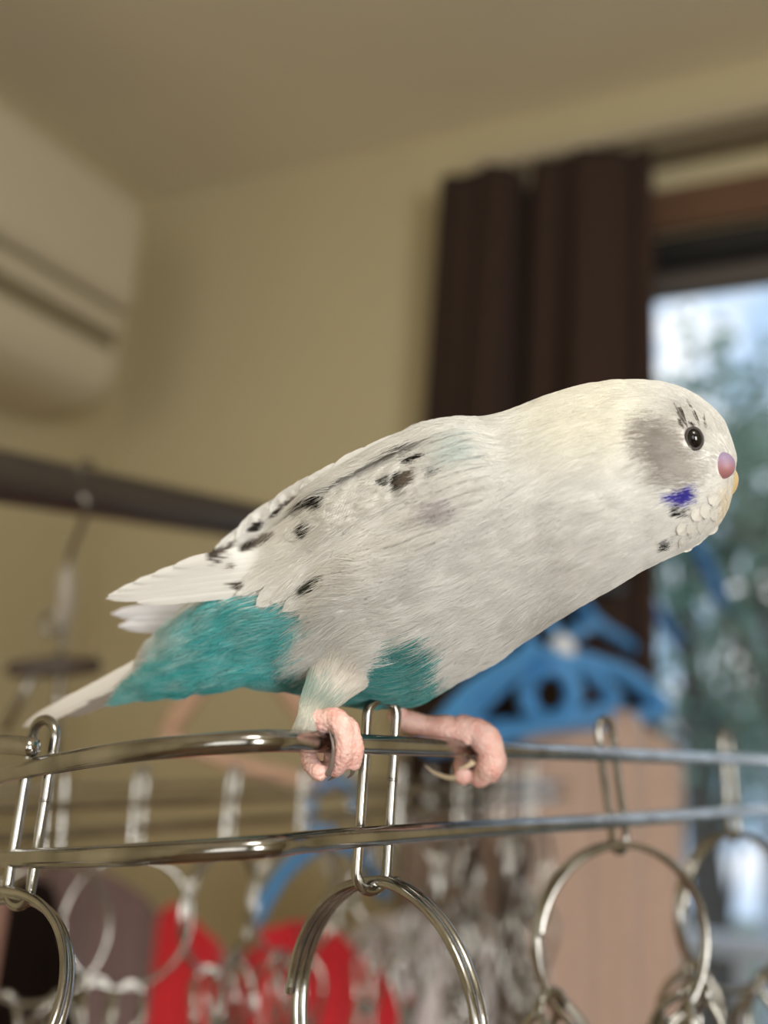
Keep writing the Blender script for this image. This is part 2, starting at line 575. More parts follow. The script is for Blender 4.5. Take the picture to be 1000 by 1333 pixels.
# ------------------------------------------------------------------ outside the window
def outside():
    g = mesh_obj('ground', *box(-12, 12, BY+0.2, 30, -3.2, -3.0), material('garden_soil', lin(120, 128, 108), 0.9, noise=0.2, nscale=2), smooth=False)
    tag(g, kind='structure')
    bal = mesh_obj('balcony_floor', *box(-3, 3, BY+0.13, BY+1.1, -0.15, -0.03), material('balcony_concrete', lin(176, 174, 168), 0.8, noise=0.1, nscale=10), smooth=False)
    tag(bal, kind='structure')
    leaf_c = [lin(120, 148, 126), lin(142, 168, 146), lin(98, 130, 116)]

    def tree(px, py, d, spread, count, label, seed):
        r = np.random.default_rng(seed)
        c = P(px, py, d)
        base = np.array([c[0], c[1], -3.0])
        root = empty('garden_tree', base)
        tag(root, label, 'tree', 'trees outside the window')
        trunk = catmull([base, base+np.array([.1, .05, 2.0]), np.array([c[0]-.05, c[1], c[2]-0.6]), c+np.array([0, 0, spread[2]*0.7])], 6)
        parts = [sweep(trunk, np.linspace(.16, .03, len(trunk)), 8)]
        ends = []
        for k in range(16):
            a = r.uniform(0, 2*math.pi); t = r.uniform(.45, .95)
            st = trunk[int(t*(len(trunk)-1))]
            en = c+np.array([math.cos(a)*spread[0], math.sin(a)*spread[1], r.uniform(-.8, .9)*spread[2]])*r.uniform(.5, .95)
            md = (st+en)/2+np.array([0, 0, .1])
            pth = catmull([st, md, en], 5)
            parts.append(sweep(pth, np.linspace(.035, .008, len(pth)), 6))
            ends.append(en)
        mesh_obj('trunk', *merge(*parts), material('bark', lin(84, 76, 66), 0.9, noise=0.3, nscale=15, bump=0.5), root, origin=base)
        V, Fc, C = [], [], []
        cl = np.array(ends+list(c+r.normal(size=(26, 3))*np.array(spread)*0.55))
        for k in range(count):
            p = cl[r.integers(len(cl))]+r.normal(size=3)*0.16
            a = r.normal(size=3); a /= np.linalg.norm(a); b = np.cross(a, r.normal(size=3)); b /= np.linalg.norm(b)
            L = r.uniform(.06, .11); W = L*0.36
            nn = np.cross(a, b)
            o = len(V)
            V += [p, p+a*L*.5+b*W+nn*.01, p+a*L, p+a*L*.5-b*W+nn*.01, p+a*L*.5-nn*.012]
            Fc += [(o, o+1, o+4), (o+1, o+2, o+4), (o+2, o+3, o+4), (o+3, o, o+4)]
            C += [leaf_c[k % 3][:3]]*5
        f = mesh_obj('foliage', V, Fc, M['leaf'], root, origin=base, colors=np.array(C))
        f['kind'] = 'stuff'

    M['leaf'] = tint_material('leaf', 0.5, 0.35)
    tree(1040, 720, 4.6, (1.0, .8, .66), 2600, 'loose green tree right outside the window, level with the bird', 3)
    tree(900, 600, 7.5, (.9, .8, .5), 1200, 'pale green tree farther outside behind the bird', 11)
    tree(930, 960, 9.5, (1.3, .8, .9), 3000, 'low dark green tree outside at the foot of the window', 5)
    # a white house farther off
    c = P(1010, 900, 11.0)
    hs = mesh_obj('house', *box(c[0]-0.2, c[0]+5, c[1], c[1]+4, -3.0, c[2]+.75), material('white_render', lin(190, 194, 204), 0.8, noise=0.05, nscale=3), smooth=False)
    tag(hs, 'white rendered house outside behind the trees', 'house')
    cx = c[0]-0.2
    mesh_obj('roof', *box(cx-.3, c[0]+5.3, c[1]-.3, c[1]+4.3, c[2]+.75, c[2]+1.0), material('roof_grey', lin(110, 112, 116), 0.7, noise=0.1), hs, smooth=False)
    for k in range(3):
        for zz in (0.2, -2.0):
            w = mesh_obj('window', *box(cx+.5+k*1.5, cx+1.3+k*1.5, c[1]-.03, c[1]+.02, c[2]+zz-.5, c[2]+zz+.5), material('house_glass', lin(70, 84, 92), 0.1), hs, smooth=False)
    # balcony railing post of pale metal and rails
    rl = empty('balcony_railing', (0.0, BY+1.0, -0.03))
    tag(rl, 'pale metal balcony railing outside the glass', 'railing')
    pm = material('pale_aluminium', lin(205, 205, 210), 0.4, metal=0.3, noise=0.03)
    for zz in (1.05, 0.12):
        mesh_obj('rail', *box(-3, 3, BY+.97, BY+1.03, zz-.02, zz+.02, .004), pm, rl, smooth=False)
    for k in range(30):
        x = -2.9+k*0.2
        mesh_obj('baluster', *box(x-.012, x+.012, BY+.988, BY+1.012, -.03, 1.04), pm, rl, smooth=False)


outside()

# ------------------------------------------------------------------ the wire peg hanger the bird stands on
RW = 0.0024                                     # frame wire radius


def upd(px):
    """depth of the near frame at photo x (right-hand straight side)"""
    return 1.0/(1/0.24+(1/0.465-1/0.24)*(px-480)/520.0)


UPPER = [(-210, 1076, .46), (-100, 1040, .34), (0, 1009, .267), (100, 989, .232), (200, 975, .2175), (330, 965, .2125), (400, 965.5, .2235),
         (480, 969, .24), (640, 976, upd(640)), (790, 982, upd(790)), (945, 988, upd(945)), (1000, 990, .465), (1120, 995, upd(1120))]
LOWER = [(-210, 1112, .46), (-100, 1119, .34), (0, 1118, .267), (100, 1116, .232), (200, 1111, .2175), (330, 1103, .2125), (400, 1096, .2235),
         (480, 1089, .24), (640, 1078.5, upd(640)), (790, 1069, upd(790)), (945, 1057.5, upd(945)), (1000, 1053, .465), (1120, 1043, upd(1120))]
far1 = [P(1160, 1000, .95), P(1120, 1003, 1.12)]


def frame_path(pts):
    return catmull([P(*q) for q in pts], 14)


up_path, lo_path = frame_path(UPPER), frame_path(LOWER)


def at_px(path, px):
    q = path-CAM
    d = q@FW
    x = 500+F*(q@RT)/d
    y = 666.5-F*(q@UP)/d
    i = np.argmin(abs(x-px))
    return x[i], y[i], d[i], path[i]


hang = empty('peg_hanger', P(480, 969, .24))
tag(hang, 'shiny double-wire stainless peg hanger the bird perches on, in the foreground', 'hanger', 'stainless wire peg hangers')
mesh_obj('frame_wire', *sweep(up_path, RW, 20), M['steel'], hang, origin=P(480, 969, .24))
mesh_obj('frame_wire', *sweep(lo_path, RW, 20), M['steel'], hang, origin=P(480, 1089, .24))
xb = catmull([P(-160, 965, .285), P(-40, 968, .262), P(20, 970, .2505), P(44, 973, .2475)], 10)
mesh_obj('crossbar', *sweep(xb, 0.0024, 16), M['steel'], hang, origin=P(0, 968, .255))


# shared meshes, local axes: x across, y away from the viewer, z up
def link_mesh(h=0.0490, w=0.0112, r=0.00135):
    pts = []
    R = w/2-r
    for k in range(13):
        a = math.pi*k/12
        pts.append((R*math.cos(a), 0, h/2-r-R+R*math.sin(a)*1.0))
    for k in range(1, 6):
        z = (h/2-r-R)*(1-2*k/6); pts.append((-R, 0, z))
    for k in range(13):
        a = math.pi+math.pi*k/12
        pts.append((R*math.cos(a), 0, -(h/2-r-R)+R*math.sin(a)))
    for k in range(1, 6):
        z = -(h/2-r-R)*(1-2*k/6); pts.append((R, 0, z))
    v, f = sweep(pts, r, 12, closed=True)
    sl = sweep([(R, 0, 0.0030), (R, 0, 0.0034), (R, 0, 0.0038)], [r*1.02, r*1.12, r*1.02], 12)   # the butt joint of the wire
    return merge((v, f), sl)


def ring_mesh(R=0.032, r=0.00115, turns=2.25, start=math.pi*0.98):
    """wound split ring: one wire, a bit over two turns; local origin at the top of the ring"""
    n = int(110*turns)
    pts = []
    for i in range(n+1):
        t = i/n
        a = start - t*turns*2*math.pi
        pts.append((R*math.cos(a), (t-0.5)*turns*2.05*r, R*math.sin(a)-R))
    return sweep(pts, r, 10)


def clip_mesh():
    """all-wire peg: two bent wires joined by a coil spring; local origin at the top of the finger loop"""
    r = 0.0013
    parts = []
    for s in (-1, 1):
        for leg in (-1, 1):
            pts = [(leg*0.0045, s*0.0006, 0.0), (leg*0.0062, s*0.0055, -0.006), (leg*0.0052, s*0.0085, -0.014), (leg*0.0042, s*0.0045, -0.026),
                   (leg*0.0040, -s*0.0005, -0.036), (leg*0.0040, -s*0.0042, -0.046), (leg*0.0038, -s*0.0015, -0.055), (leg*0.0036, s*0.0012, -0.0605)]
            parts.append(sweep(catmull(pts, 5), r, 8))
        top = catmull([(-0.0045, s*0.0006, 0.0), (-0.0028, s*0.0002, 0.0028), (0, 0, 0.0036), (0.0028, s*0.0002, 0.0028), (0.0045, s*0.0006, 0.0)], 4)
        parts.append(sweep(top, r, 8))
        parts.append(sweep([(-0.0040, -s*0.0005, -0.0606), (0.0, -s*0.0005, -0.0608), (0.0040, -s*0.0005, -0.0606)], r*1.1, 8))
    coil = []
    for i in range(61):
        a = i/60*2*math.pi*6
        coil.append((-0.0048+0.0096*i/60, 0.0030*math.cos(a), -0.0335+0.0030*math.sin(a)))
    parts.append(sweep(coil, 0.0008, 6))
    return merge(*parts)


def scaled(vf, k):
    return [np.asarray(v)*k for v in vf[0]], vf[1]


def shared(name, vf):
    me = bpy.data.meshes.new(name)
    me.from_pydata([tuple(v) for v in vf[0]], [], vf[1])
    me.polygons.foreach_set('use_smooth', [True]*len(me.polygons))
    me.materials.append(M['steel'])
    return me


ME_LINK, ME_RING, ME_CLIP = shared('hanging_link', link_mesh()), shared('split_ring', ring_mesh()), shared('wire_clip', scaled(clip_mesh(), 1.25))


def axes(yaw_deg=0.0, tilt_deg=0.0, lean_deg=0.0):
    """orientation relative to the upright viewer: yaw about the vertical, tilt away, lean sideways"""
    gz = np.array([0, 0, 1.0])
    x = RT-gz*np.dot(RT, gz); x /= np.linalg.norm(x)
    y = np.cross(gz, x)
    base = Matrix(np.stack([x, y, gz], 1).tolist())
    return base @ Matrix.Rotation(math.radians(yaw_deg), 3, 'Z') @ Matrix.Rotation(math.radians(tilt_deg), 3, 'X') @ Matrix.Rotation(math.radians(lean_deg), 3, 'Y')


def inst(name, me, parent, loc, rot):
    """object at a world place, child of parent (parents may be rotated)"""
    o = bpy.data.objects.new(name, me)
    COL.objects.link(o)
    mw = Matrix.Translation(Vector(loc)) @ rot.to_4x4()
    o.parent = parent
    L = world_of(parent).inverted() @ mw
    o.location = L.to_translation()
    o.rotation_euler = L.to_euler()
    WORLD[o.name] = mw
    return o


WORLD = {}


def world_of(o):
    return WORLD[o.name] if o.name in WORLD else Matrix.Translation(o.location)


def hang_set(parent, center, link_rot, ring_rot, clip_specs, ring=True, shift=0.0):
    lk = inst('hanging_link', ME_LINK, parent, center, link_rot)
    bottom = np.array(center)-np.array(link_rot.col[2])*(0.0490/2-0.0036)
    if not ring: return lk
    bottom = bottom+RT*shift
    rg = inst('split_ring', ME_RING, lk, bottom, ring_rot)
    for (ang, yaw_c, lean) in clip_specs:       # where on the ring the clip hangs (degrees from the bottom)
        a = math.radians(ang)
        R = 0.032
        pt = bottom+np.array(ring_rot @ Vector((R*math.sin(a), 0, -R-R*math.cos(a))))
        inst('wire_clip', ME_CLIP, lk, pt+np.array([0, 0, -0.0022]), axes(yaw_c, 0, lean))
    return lk


# near links
hang_set(hang, P(491, 1032, .2492), axes(30, 0, 0.5), axes(-47, 0, -3), [(8, 30, 0)], shift=.0030)
hang_set(hang, P(41, 1056, .2575), axes(-30, 0, 3), axes(-26, -35, 0), [(30, 10, 0), (-35, 60, 0)])
hang_set(hang, P(797, 1022, .350), axes(45, 0, -15), axes(16, 0, 0), [(-56, 35, -12), (62, 30, 16), (30, 70, -30)], shift=.0012)
hang_set(hang, P(950, 1022, .440), axes(45, 0, -9), axes(28, 0, 0), [(-48, 30, 10), (30, 50, -8)])


# ------------------------------------------------------------------ second peg hanger, out of focus behind
def far_hanger():
    d_of = lambda px: 1.0/(1/.50+(1/.76-1/.50)*(px-100)/635.0)
    near_u = [(-260, 1064), (100, 1048), (400, 1036), (690, 1023)]
    near_l = [(-260, 1108), (100, 1084), (400, 1063), (690, 1043)]
    root = empty('peg_hanger', P(300, 1040, d_of(300)))
    tag(root, 'blurred wire peg hanger behind the first, below the bird, with clothes pegged on', 'hanger', 'stainless wire peg hangers')
    mid = lambda i: None
    for pts in (near_u, near_l):
        dy = (pts[-1][1]-1004)
        near = [P(x, y, d_of(x)) for x, y in pts]
        end = [P(728, 1004+dy*.93, 0.80), P(735, 1004+dy*.85, .88), P(715, 1004+dy*.78, .95)]
        back = [P(x, 1000+(y-1000)*.55, d_of(x)+.24) for x, y in pts[::-1][1:]]
        pth = catmull(near+end+back, 8)
        mesh_obj('frame_wire', *sweep(pth, RW, 10), M['steel'], root, origin=P(300, 1040, d_of(300)))
    r = random.Random(4)
    for px, ring_yaw in ((70, 30), (180, 15), (300, 62), (395, 40), (520, -30), (600, 60), (655, 20), (692, 55)):
        d = d_of(px)
        yu = np.interp(px, [q[0] for q in near_u], [q[1] for q in near_u]); yl = np.interp(px, [q[0] for q in near_l], [q[1] for q in near_l])
        hang_set(root, P(px, (yu+yl)/2-2, d+.0005), axes(r.uniform(20, 80), 0, r.uniform(-4, 4)), axes(ring_yaw, 0, 0),
                 [(r.uniform(-40, -5), r.uniform(0, 80), r.uniform(-8, 8)), (r.uniform(5, 45), r.uniform(0, 80), r.uniform(-8, 8))])
    for px in (460, 560, 630, 680):
        d = d_of(px)+.24
        hang_set(root, P(px, 1030, d), axes(r.uniform(20, 80), 0, 0), axes(r.uniform(-60, 60), 0, 0), [(r.uniform(-30, 30), r.uniform(0, 80), 0)])


far_hanger()


# ------------------------------------------------------------------ clothes out of focus below
def cloth(name, top, height, mat, label, cat, folds=5, amp=0.012, seed=0, group=None, flare=1.0):
    """a hanging piece of cloth; top edge given as photo points with depth, falls straight down in the world"""
    r = np.random.default_rng(seed)
    tp = catmull([P(*q) for q in top], 10)
    n = len(tp); rows = 26
    t = np.gradient(tp, axis=0); t[:, 2] = 0; t /= np.linalg.norm(t, axis=1)[:, None]+1e-9
    nrm = np.cross(t, [0, 0, 1.0])
    V, Fc = [], []
    ph = r.uniform(0, 6)
    mid = tp.mean(0)
    for j in range(rows+1):
        s = j/rows
        for i in range(n):
            u = i/(n-1)
            a = amp*(0.25+s)*math.sin(u*folds*2*math.pi+ph+0.8*s)+amp*.4*math.sin(u*folds*5+2*ph)
            q = tp[i]+np.array([0, 0, -height*s])+nrm[i]*a
            q[:2] += (tp[i]-mid)[:2]*(flare-1)*s
            V.append(q)
    for j in range(rows):
        for i in range(n-1):
            a = j*n+i
            Fc.append((a, a+1, a+n+1, a+n))
    o = mesh_obj(name, V, Fc, mat, origin=tp[n//2])
    m = o.modifiers.new('thickness', 'SOLIDIFY'); m.thickness = 0.0025
    tag(o, label, cat, group)
    hem_path = np.array(V[-n:])
    mesh_obj('hem', *sweep(hem_path, 0.0022, 6), mat, o, origin=tp[n//2])
    return o


cl = lambda n, c: material(n, c, 0.9, noise=0.1, nscale=60, bump=0.3, bscale=500, sheen=0.3)
cloth('red_shirt', [(198, 1240, .86), (222, 1178, .85), (262, 1205, .85), (305, 1262, .86), (320, 1320, .86)], .30, cl('red_knit', lin(196, 30, 40)), 'bright red cloth hanging under the blurred hanger, left piece', 'clothes', 3, .012, 1)
cloth('red_towel', [(322, 1240, .82), (352, 1208, .80), (410, 1200, .79), (462, 1235, .78), (535, 1300, .76)], .30, cl('red_towelling', lin(190, 26, 38)), 'bright red cloth seen through the sharp front ring', 'clothes', 4, .012, 2)
cloth('mauve_shirt', [(35, 1140, .92), (90, 1122, .90), (150, 1140, .88), (215, 1190, .86)], .34, cl('mauve_knit', lin(112, 90, 88)), 'greyish mauve cloth at lower left left of the red cloth', 'clothes', 4, .014, 3)
cloth('black_shirt', [(12, 1190, .66), (35, 1150, .65), (62, 1155, .64), (85, 1215, .63), (112, 1290, .62)], .30, material('black_knit', lin(20, 11, 8), 0.95, spec=0.1, noise=0.1, nscale=60), 'near-black cloth hanging behind the leftmost ring', 'clothes', 2, .010, 4)
cloth('pink_shirt', [(-130, 1175, .84), (-60, 1150, .82), (0, 1160, .80), (26, 1200, .80)], .30, cl('dusty_pink_knit', lin(170, 132, 122)), 'dusty pink cloth at the lower left edge', 'clothes', 2, .010, 5)
cloth('white_shirt', [(455, 1215, .97), (500, 1190, .95), (560, 1195, .95), (640, 1225, .95)], .36, cl('white_cotton', lin(214, 208, 210)), 'pale grey-white cloth hanging right of the red cloth', 'clothes', 4, .014, 6)
cloth('taupe_shirt', [(530, 1075, 1.22), (590, 1060, 1.20), (640, 1062, 1.20), (700, 1080, 1.18)], .55, cl('taupe_cotton', lin(150, 130, 118)), 'taupe cloth hanging far back between the white and tan clothes', 'clothes', 4, .016, 7)
cloth('dark_strip', [(648, 1092, .99), (668, 1088, .985), (690, 1094, .98)], .36, cl('dark_strip_mat', lin(72, 62, 56)), 'narrow dark vertical strip left of the tan garment', 'clothes', 1, .004, 8)  # dark upright strip between the clothes, added as a hanging sheet


def tan_garment():
    # a dress on the nearest blue clothes hanger: shoulders slope away from its neck
    o = cloth('tan_dress', [(640, 1010, 1.02), (690, 955, 1.04), (745, 925, 1.06), (800, 922, 1.08), (850, 950, 1.10), (895, 1000, 1.13)], .85,
              cl('tan_linen', lin(180, 154, 140)), 'pinkish tan dress hanging on the blue clothes hanger at right', 'clothes', 5, .012, 9)
    return o


tan_garment()


# ------------------------------------------------------------------ dark pole and what hangs from it
pole_d = lambda px: 1.0/(1/.60+(1/.75-1/.60)*px/320.0)
pole_y = lambda px: 620+.181*px
pole = empty('drying_pole', P(0, 620, .60))
tag(pole, 'thick dark steel laundry pole crossing behind the bird at left', 'pole')
mesh_obj('outer_tube', *sweep([P(x, pole_y(x), pole_d(x)) for x in np.linspace(-420, 372, 24)], np.interp(np.linspace(-420, 372, 24), [0, 372], [.0165, .0138]), 24), M['pole'], pole, origin=P(0, 620, .60))
mesh_obj('inner_tube', *sweep([P(x, pole_y(x), pole_d(x)) for x in np.linspace(360, 790, 20)], .0125, 24), M['pole'], pole, origin=P(400, pole_y(400), pole_d(400)))
mesh_obj('collar', *sweep([P(x, pole_y(x), pole_d(x)) for x in np.linspace(365, 382, 5)], [.0140, .0146, .0146, .0146, .0130], 24), M['pole_cap'], pole, origin=P(370, pole_y(370), pole_d(370)))
mesh_obj('end_cap', *sweep([P(x, pole_y(x), pole_d(x)) for x in np.linspace(785, 800, 5)], .0145, 24), M['pole_cap'], pole, origin=P(790, pole_y(790), pole_d(790)))


def left_hook():
    px = 113
    d = pole_d(px); c = P(px, pole_y(px), d)
    root = empty('clip_hanger', c)
    tag(root, 'thin steel hook with a short dark crossbar hanging from the dark pole at far left', 'hanger')
    dd = d-.018
    hook = [c+UP*.0185+FW*.012, c+UP*.0195, c+UP*.015-FW*.0135, c-FW*.0185, P(112, 655, d-.019), P(104, 690, d-.010), P(92, 720, d), P(86, 770, d), P(82, 830, d), P(76, 866, d)]
    mesh_obj('hook', *sweep(catmull(hook, 8), .0021, 10), M['hook_steel'], root, origin=c)
    mesh_obj('swivel', *sweep([P(87, 742, d), P(86, 760, d), P(84, 800, d), P(83, 812, d)], [.004, .0062, .0062, .004], 12), M['swivel'], root, origin=c)
    th = np.linspace(0, 2*math.pi, 20, endpoint=False)
    mesh_obj('ring', *sweep([P(67+11*math.cos(a), 812+13*math.sin(a), d-.004) for a in th], .0018, 8, closed=True), M['hook_steel'], root, origin=c)
    mesh_obj('crossbar', *sweep([P(12, 872, d-.01), P(40, 869, d-.004), P(72, 868, d), P(128, 866, d+.008)], [.0055, .006, .0075, .0055], 12), M['dark_bar'], root, origin=c)
    for x0, x1, y1 in ((45, 6, 950), (78, 70, 1000)):
        mesh_obj('strut', *sweep([P(x0, 874, d), P((x0+x1)/2, (874+y1)/2, d), P(x1, y1, d)], .0028, 8), M['hook_steel'], root, origin=c)


left_hook()


def coat_hanger(name, hook_at, neck, left, right, mat, label, group=None, bar=True, tube=.0045, loop=None, accent=None, cat='clothes hanger'):
    """plastic clothes hanger; all points are (photo x, photo y, depth)"""
    N, L, R = P(*neck), P(*left), P(*right)
    root = empty(name, N)
    tag(root, label, cat, group)
    H = np.array(hook_at)
    side = (R-L)/np.linalg.norm(R-L)
    hk = [H+side*.022+np.array([0, 0, -.012]), H+side*.020+np.array([0, 0, .006]), H+np.array([0, 0, .020]), H-side*.018+np.array([0, 0, .006]), H-side*.012+np.array([0, 0, -.022]), (H*.25+N*.75), N]
    mesh_obj('hook', *sweep(catmull(hk, 8), tube*.6, 10), accent or mat, root, origin=N)
    arms = [L, L*.6+N*.4+np.array([0, 0, .012]), N*.85+L*.15+np.array([0, 0, .004]), N+np.array([0, 0, .003]), N*.85+R*.15+np.array([0, 0, .004]), R*.6+N*.4+np.array([0, 0, .012]), R]
    mesh_obj('shoulder', *sweep(catmull(arms, 8), tube, 12), mat, root, origin=N)
    if bar:
        b = [L, L*.97+R*.03+np.array([0, 0, -.010]), (L+R)/2+np.array([0, 0, -.014]), R*.97+L*.03+np.array([0, 0, -.010]), R]
        mesh_obj('trouser_bar', *sweep(catmull(b, 8), tube*.85, 12), mat, root, origin=N)
    if loop is not None:
        c = P(*loop[:3])
        th = np.linspace(0, 2*math.pi, 28, endpoint=False)
        rr = loop[3]
        mesh_obj('strap_loop', *sweep([c+RT*rr*math.cos(a)+UP*rr*1.15*math.sin(a) for a in th], tube*.95, 10, closed=True), mat, root, origin=N)
        cl_ = P(neck[0]+4, neck[1]+2, neck[2]-.008)
        mesh_obj('neck_highlight', *sweep([cl_+UP*.020, cl_+UP*.012, cl_, cl_-UP*.012, cl_-UP*.018], [.008, .013, .0145, .013, .008], 14), M['highlight_white'], root, origin=N)  # white bead put in for the highlight on the hanger neck
    return root


pp = lambda x: P(x, pole_y(x), pole_d(x))+np.array([0, 0, .0135])
coat_hanger('clothes_hanger', pp(700), (728, 852, 1.05), (604, 935, .93), (862, 915, 1.16), M['blue'], 'sky blue plastic clothes hanger with added highlight bead below the breast of the bird', 'blue plastic clothes hangers', True, .0105, (716, 903, 1.02, .024))
coat_hanger('clothes_hanger', pp(672), (690, 850, .99), (560, 960, .86), (800, 905, 1.08), M['blue'], 'sky blue plastic clothes hanger just left of the one with the highlight bead', 'blue plastic clothes hangers', True, .0085)
coat_hanger('clothes_hanger', pp(745), (775, 812, 1.14), (700, 880, 1.0), (850, 880, 1.28), M['blue'], 'thin blue clothes hanger just behind the one with the highlight bead', 'blue plastic clothes hangers', False, .0075)


# a short wall rod behind the bird's head carries two more hangers
def wall_rod():
    a = P(700, 640, 1.36); b = P(925, 655, 1.20)
    root = empty('wall_rod', a)
    tag(root, 'short dark clothes rod hidden behind the head of the bird', 'rod')
    mesh_obj('rod', *sweep([a, a*.5+b*.5, b], .007, 12), M['pole'], root, origin=a)
    w = np.array([a[0], BY-.002, a[2]])
    mesh_obj('bracket', *merge(sweep([w, w*.5+a*.5, a], .008, 12), sweep([w+np.array([0, -.006, 0]), w], .028, 16)), M['pole_cap'], root, origin=a)
    return a, b


ra, rb = wall_rod()
rp = lambda t: ra*(1-t)+rb*t+np.array([0, 0, .007])
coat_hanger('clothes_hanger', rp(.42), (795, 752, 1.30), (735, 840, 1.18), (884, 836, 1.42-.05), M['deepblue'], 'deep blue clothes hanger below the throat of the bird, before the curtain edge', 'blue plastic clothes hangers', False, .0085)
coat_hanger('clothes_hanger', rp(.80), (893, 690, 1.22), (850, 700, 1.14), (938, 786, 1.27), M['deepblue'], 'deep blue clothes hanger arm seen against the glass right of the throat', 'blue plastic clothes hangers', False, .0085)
coat_hanger('clothes_hanger', pp(440), (330, 850, .78), (222, 945, .80), (430, 1005, .84), M['pink'], 'salmon pink clothes hanger under the turquoise rump of the bird', None, True, .0085)
coat_hanger('clothes_hanger', P(432, 1048, .80), (425, 1090, .80), (330, 1200, .80), (500, 1165, .86), M['blue'], 'blurred blue hanger arm low between the two wire loops, above the red cloth', 'blue plastic clothes hangers', False, .0060)

# ================================================================== the budgerigar
SEC = [((959, 600), (955, 632), .2372, .0022), ((952, 573), (951, 645), .2370, .0062), ((942, 550), (942, 671), .2368, .0092), ((921, 526), (922, 696), .2368, .0122),
       ((890, 507), (886, 719), .2370, .0152), ((850, 497), (842, 738), .2376, .0182), ((800, 497), (790, 768), .2388, .0208), ((750, 506), (735, 799), .2410, .0226),
       ((700, 522), (690, 828), .2440, .0241), ((650, 541), (640, 861), .2470, .0254), ((600, 553), (590, 886), .2495, .0260), ((540, 574), (540, 912), .2516, .0260),
       ((480, 606), (485, 917), .2542, .0246), ((430, 632), (425, 905), .2572, .0220), ((380, 666), (365, 891), .2602, .0188), ((330, 706), (310, 888), .2636, .0155),
       ((280, 752), (250, 896), .2670, .0125), ((238, 797), (203, 902), .2700, .0090), ((205, 830), (172, 909), .2730, .0055), ((187, 852), (152, 913), .2750, .0020)]
NU, NT = 170, 72
raw = np.array([[a[0], a[1], b[0], b[1], d, w] for a, b, d, w in SEC], float)
sp = catmull(raw, 24)
seglen = np.r_[0, np.cumsum(np.hypot(*(np.diff((sp[:, :2]+sp[:, 2:4])/2, axis=0).T))+0.02*np.hypot(*np.diff(sp[:, :2], axis=0).T))]
uu = np.linspace(0, seglen[-1], NU)
SECI = np.stack([np.interp(uu, seglen, sp[:, k]) for k in range(6)], 1)
SECI[:, 5] = np.maximum(SECI[:, 5], .001)
TH = np.linspace(0, 2*math.pi, NT, endpoint=False)


def body_px(sec, th):
    """photo x, y and depth of surface points: sec (...,6), th (...)"""
    c, s = np.cos(th), np.sin(th)
    cx, cy = (sec[..., 0]+sec[..., 2])/2, (sec[..., 1]+sec[..., 3])/2
    vx, vy = (sec[..., 0]-sec[..., 2])/2, (sec[..., 1]-sec[..., 3])/2
    k = np.sign(s)*np.abs(s)**0.92
    lean = .009*smooth01(820, 620, cx)*smooth01(300, 440, cx)
    return cx+vx*c, cy+vy*c, sec[..., 4]-sec[..., 5]*k-lean*c


gx, gy, gd = body_px(SECI[:, None, :], TH[None, :])
BP = PA(gx, gy, gd)                              # (NU, NT, 3)

WING = [(652, 628), (640, 588), (612, 556), (560, 560), (500, 588), (448, 615), (380, 655), (320, 690), (268, 716), (262, 742), (305, 775), (335, 787), (385, 803), (415, 800), (450, 786), (500, 758), (560, 722), (615, 688), (642, 660)]
TURQ_BELLY = [(395, 868), (432, 866), (468, 886), (508, 872), (533, 850), (543, 824), (574, 816), (590, 836), (588, 866), (612, 884), (668, 862), (660, 900), (540, 950), (410, 940)]
TURQ_REAR = [(300, 770), (345, 776), (425, 792), (415, 845), (412, 900), (402, 935), (140, 935), (165, 892), (205, 852), (222, 800)]
CHEEK = [(842, 548), (862, 540), (884, 556), (906, 592), (920, 600), (915, 625), (890, 636), (862, 626), (846, 600), (838, 575)]
VIOLET = [(873, 642), (889, 640), (907, 628), (909, 646), (898, 658), (882, 652)]
LINES = [((878, 524), (891, 550)), ((886, 530), (896, 556)), ((893, 516), (900, 530)), ((915, 540), (920, 558)), ((903, 534), (910, 550)), ((897, 548), (905, 556)), ((884, 545), (889, 556))]
SPOTS_T = [((884, 663), 5, 8), ((895, 666), 5, 7.5), ((873, 706), 6, 10)]


def vnoise(x, y, scale, seed):
    """smooth value noise"""
    r = np.random.default_rng(seed); T = r.uniform(-1, 1, (64, 64))
    xs, ys = x/scale, y/scale
    i, j = np.floor(xs).astype(int), np.floor(ys).astype(int)
    f, g = xs-i, ys-j
    f = f*f*(3-2*f); g = g*g*(3-2*g)
    q = lambda a, b: T[a % 64, b % 64]
    return (q(i, j)*(1-f)+q(i+1, j)*f)*(1-g)+(q(i, j+1)*(1-f)+q(i+1, j+1)*f)*g


SPOTS = [((547, 594), 15, 4.5, -22, (38, 34, 30)), ((509, 621), 5.5, 8, 20, (40, 36, 30)), ((527, 622), 9.5, 10.5, 10, (36, 32, 26)), ((540, 617), 13, 8, -20, (120, 108, 96)),
         ((581, 610), 14, 4.5, -6, (26, 24, 22)), ((420, 650), 7, 6.5, -30, (36, 32, 26)), ((394, 690), 8.5, 12, 22, (44, 40, 32)), ((333, 686), 10, 5.5, -32, (46, 42, 36)),
         ((324, 710), 14, 6, -27, (58, 50, 42)), ((342, 701), 15, 5, -30, (120, 108, 98)), ((276, 720), 8, 8, -20, (70, 62, 56)), ((294, 713), 15, 3.5, -36, (110, 102, 94)),
         ((286, 729), 12, 3, -32, (112, 104, 96)), ((308, 762), 8, 6, -10, (74, 66, 58)), ((404, 762), 19, 7.5, -33, (62, 66, 52)), ((372, 656), 18, 3, -34, (120, 112, 106)),
         ((428, 626), 8, 2.6, -35, (80, 74, 68)), ((602, 656), 19, 12, 20, (196, 190, 192)), ((358, 668), 9, 3.0, -34, (60, 54, 48)), ((300, 738), 7, 3, -30, (150, 140, 132))]


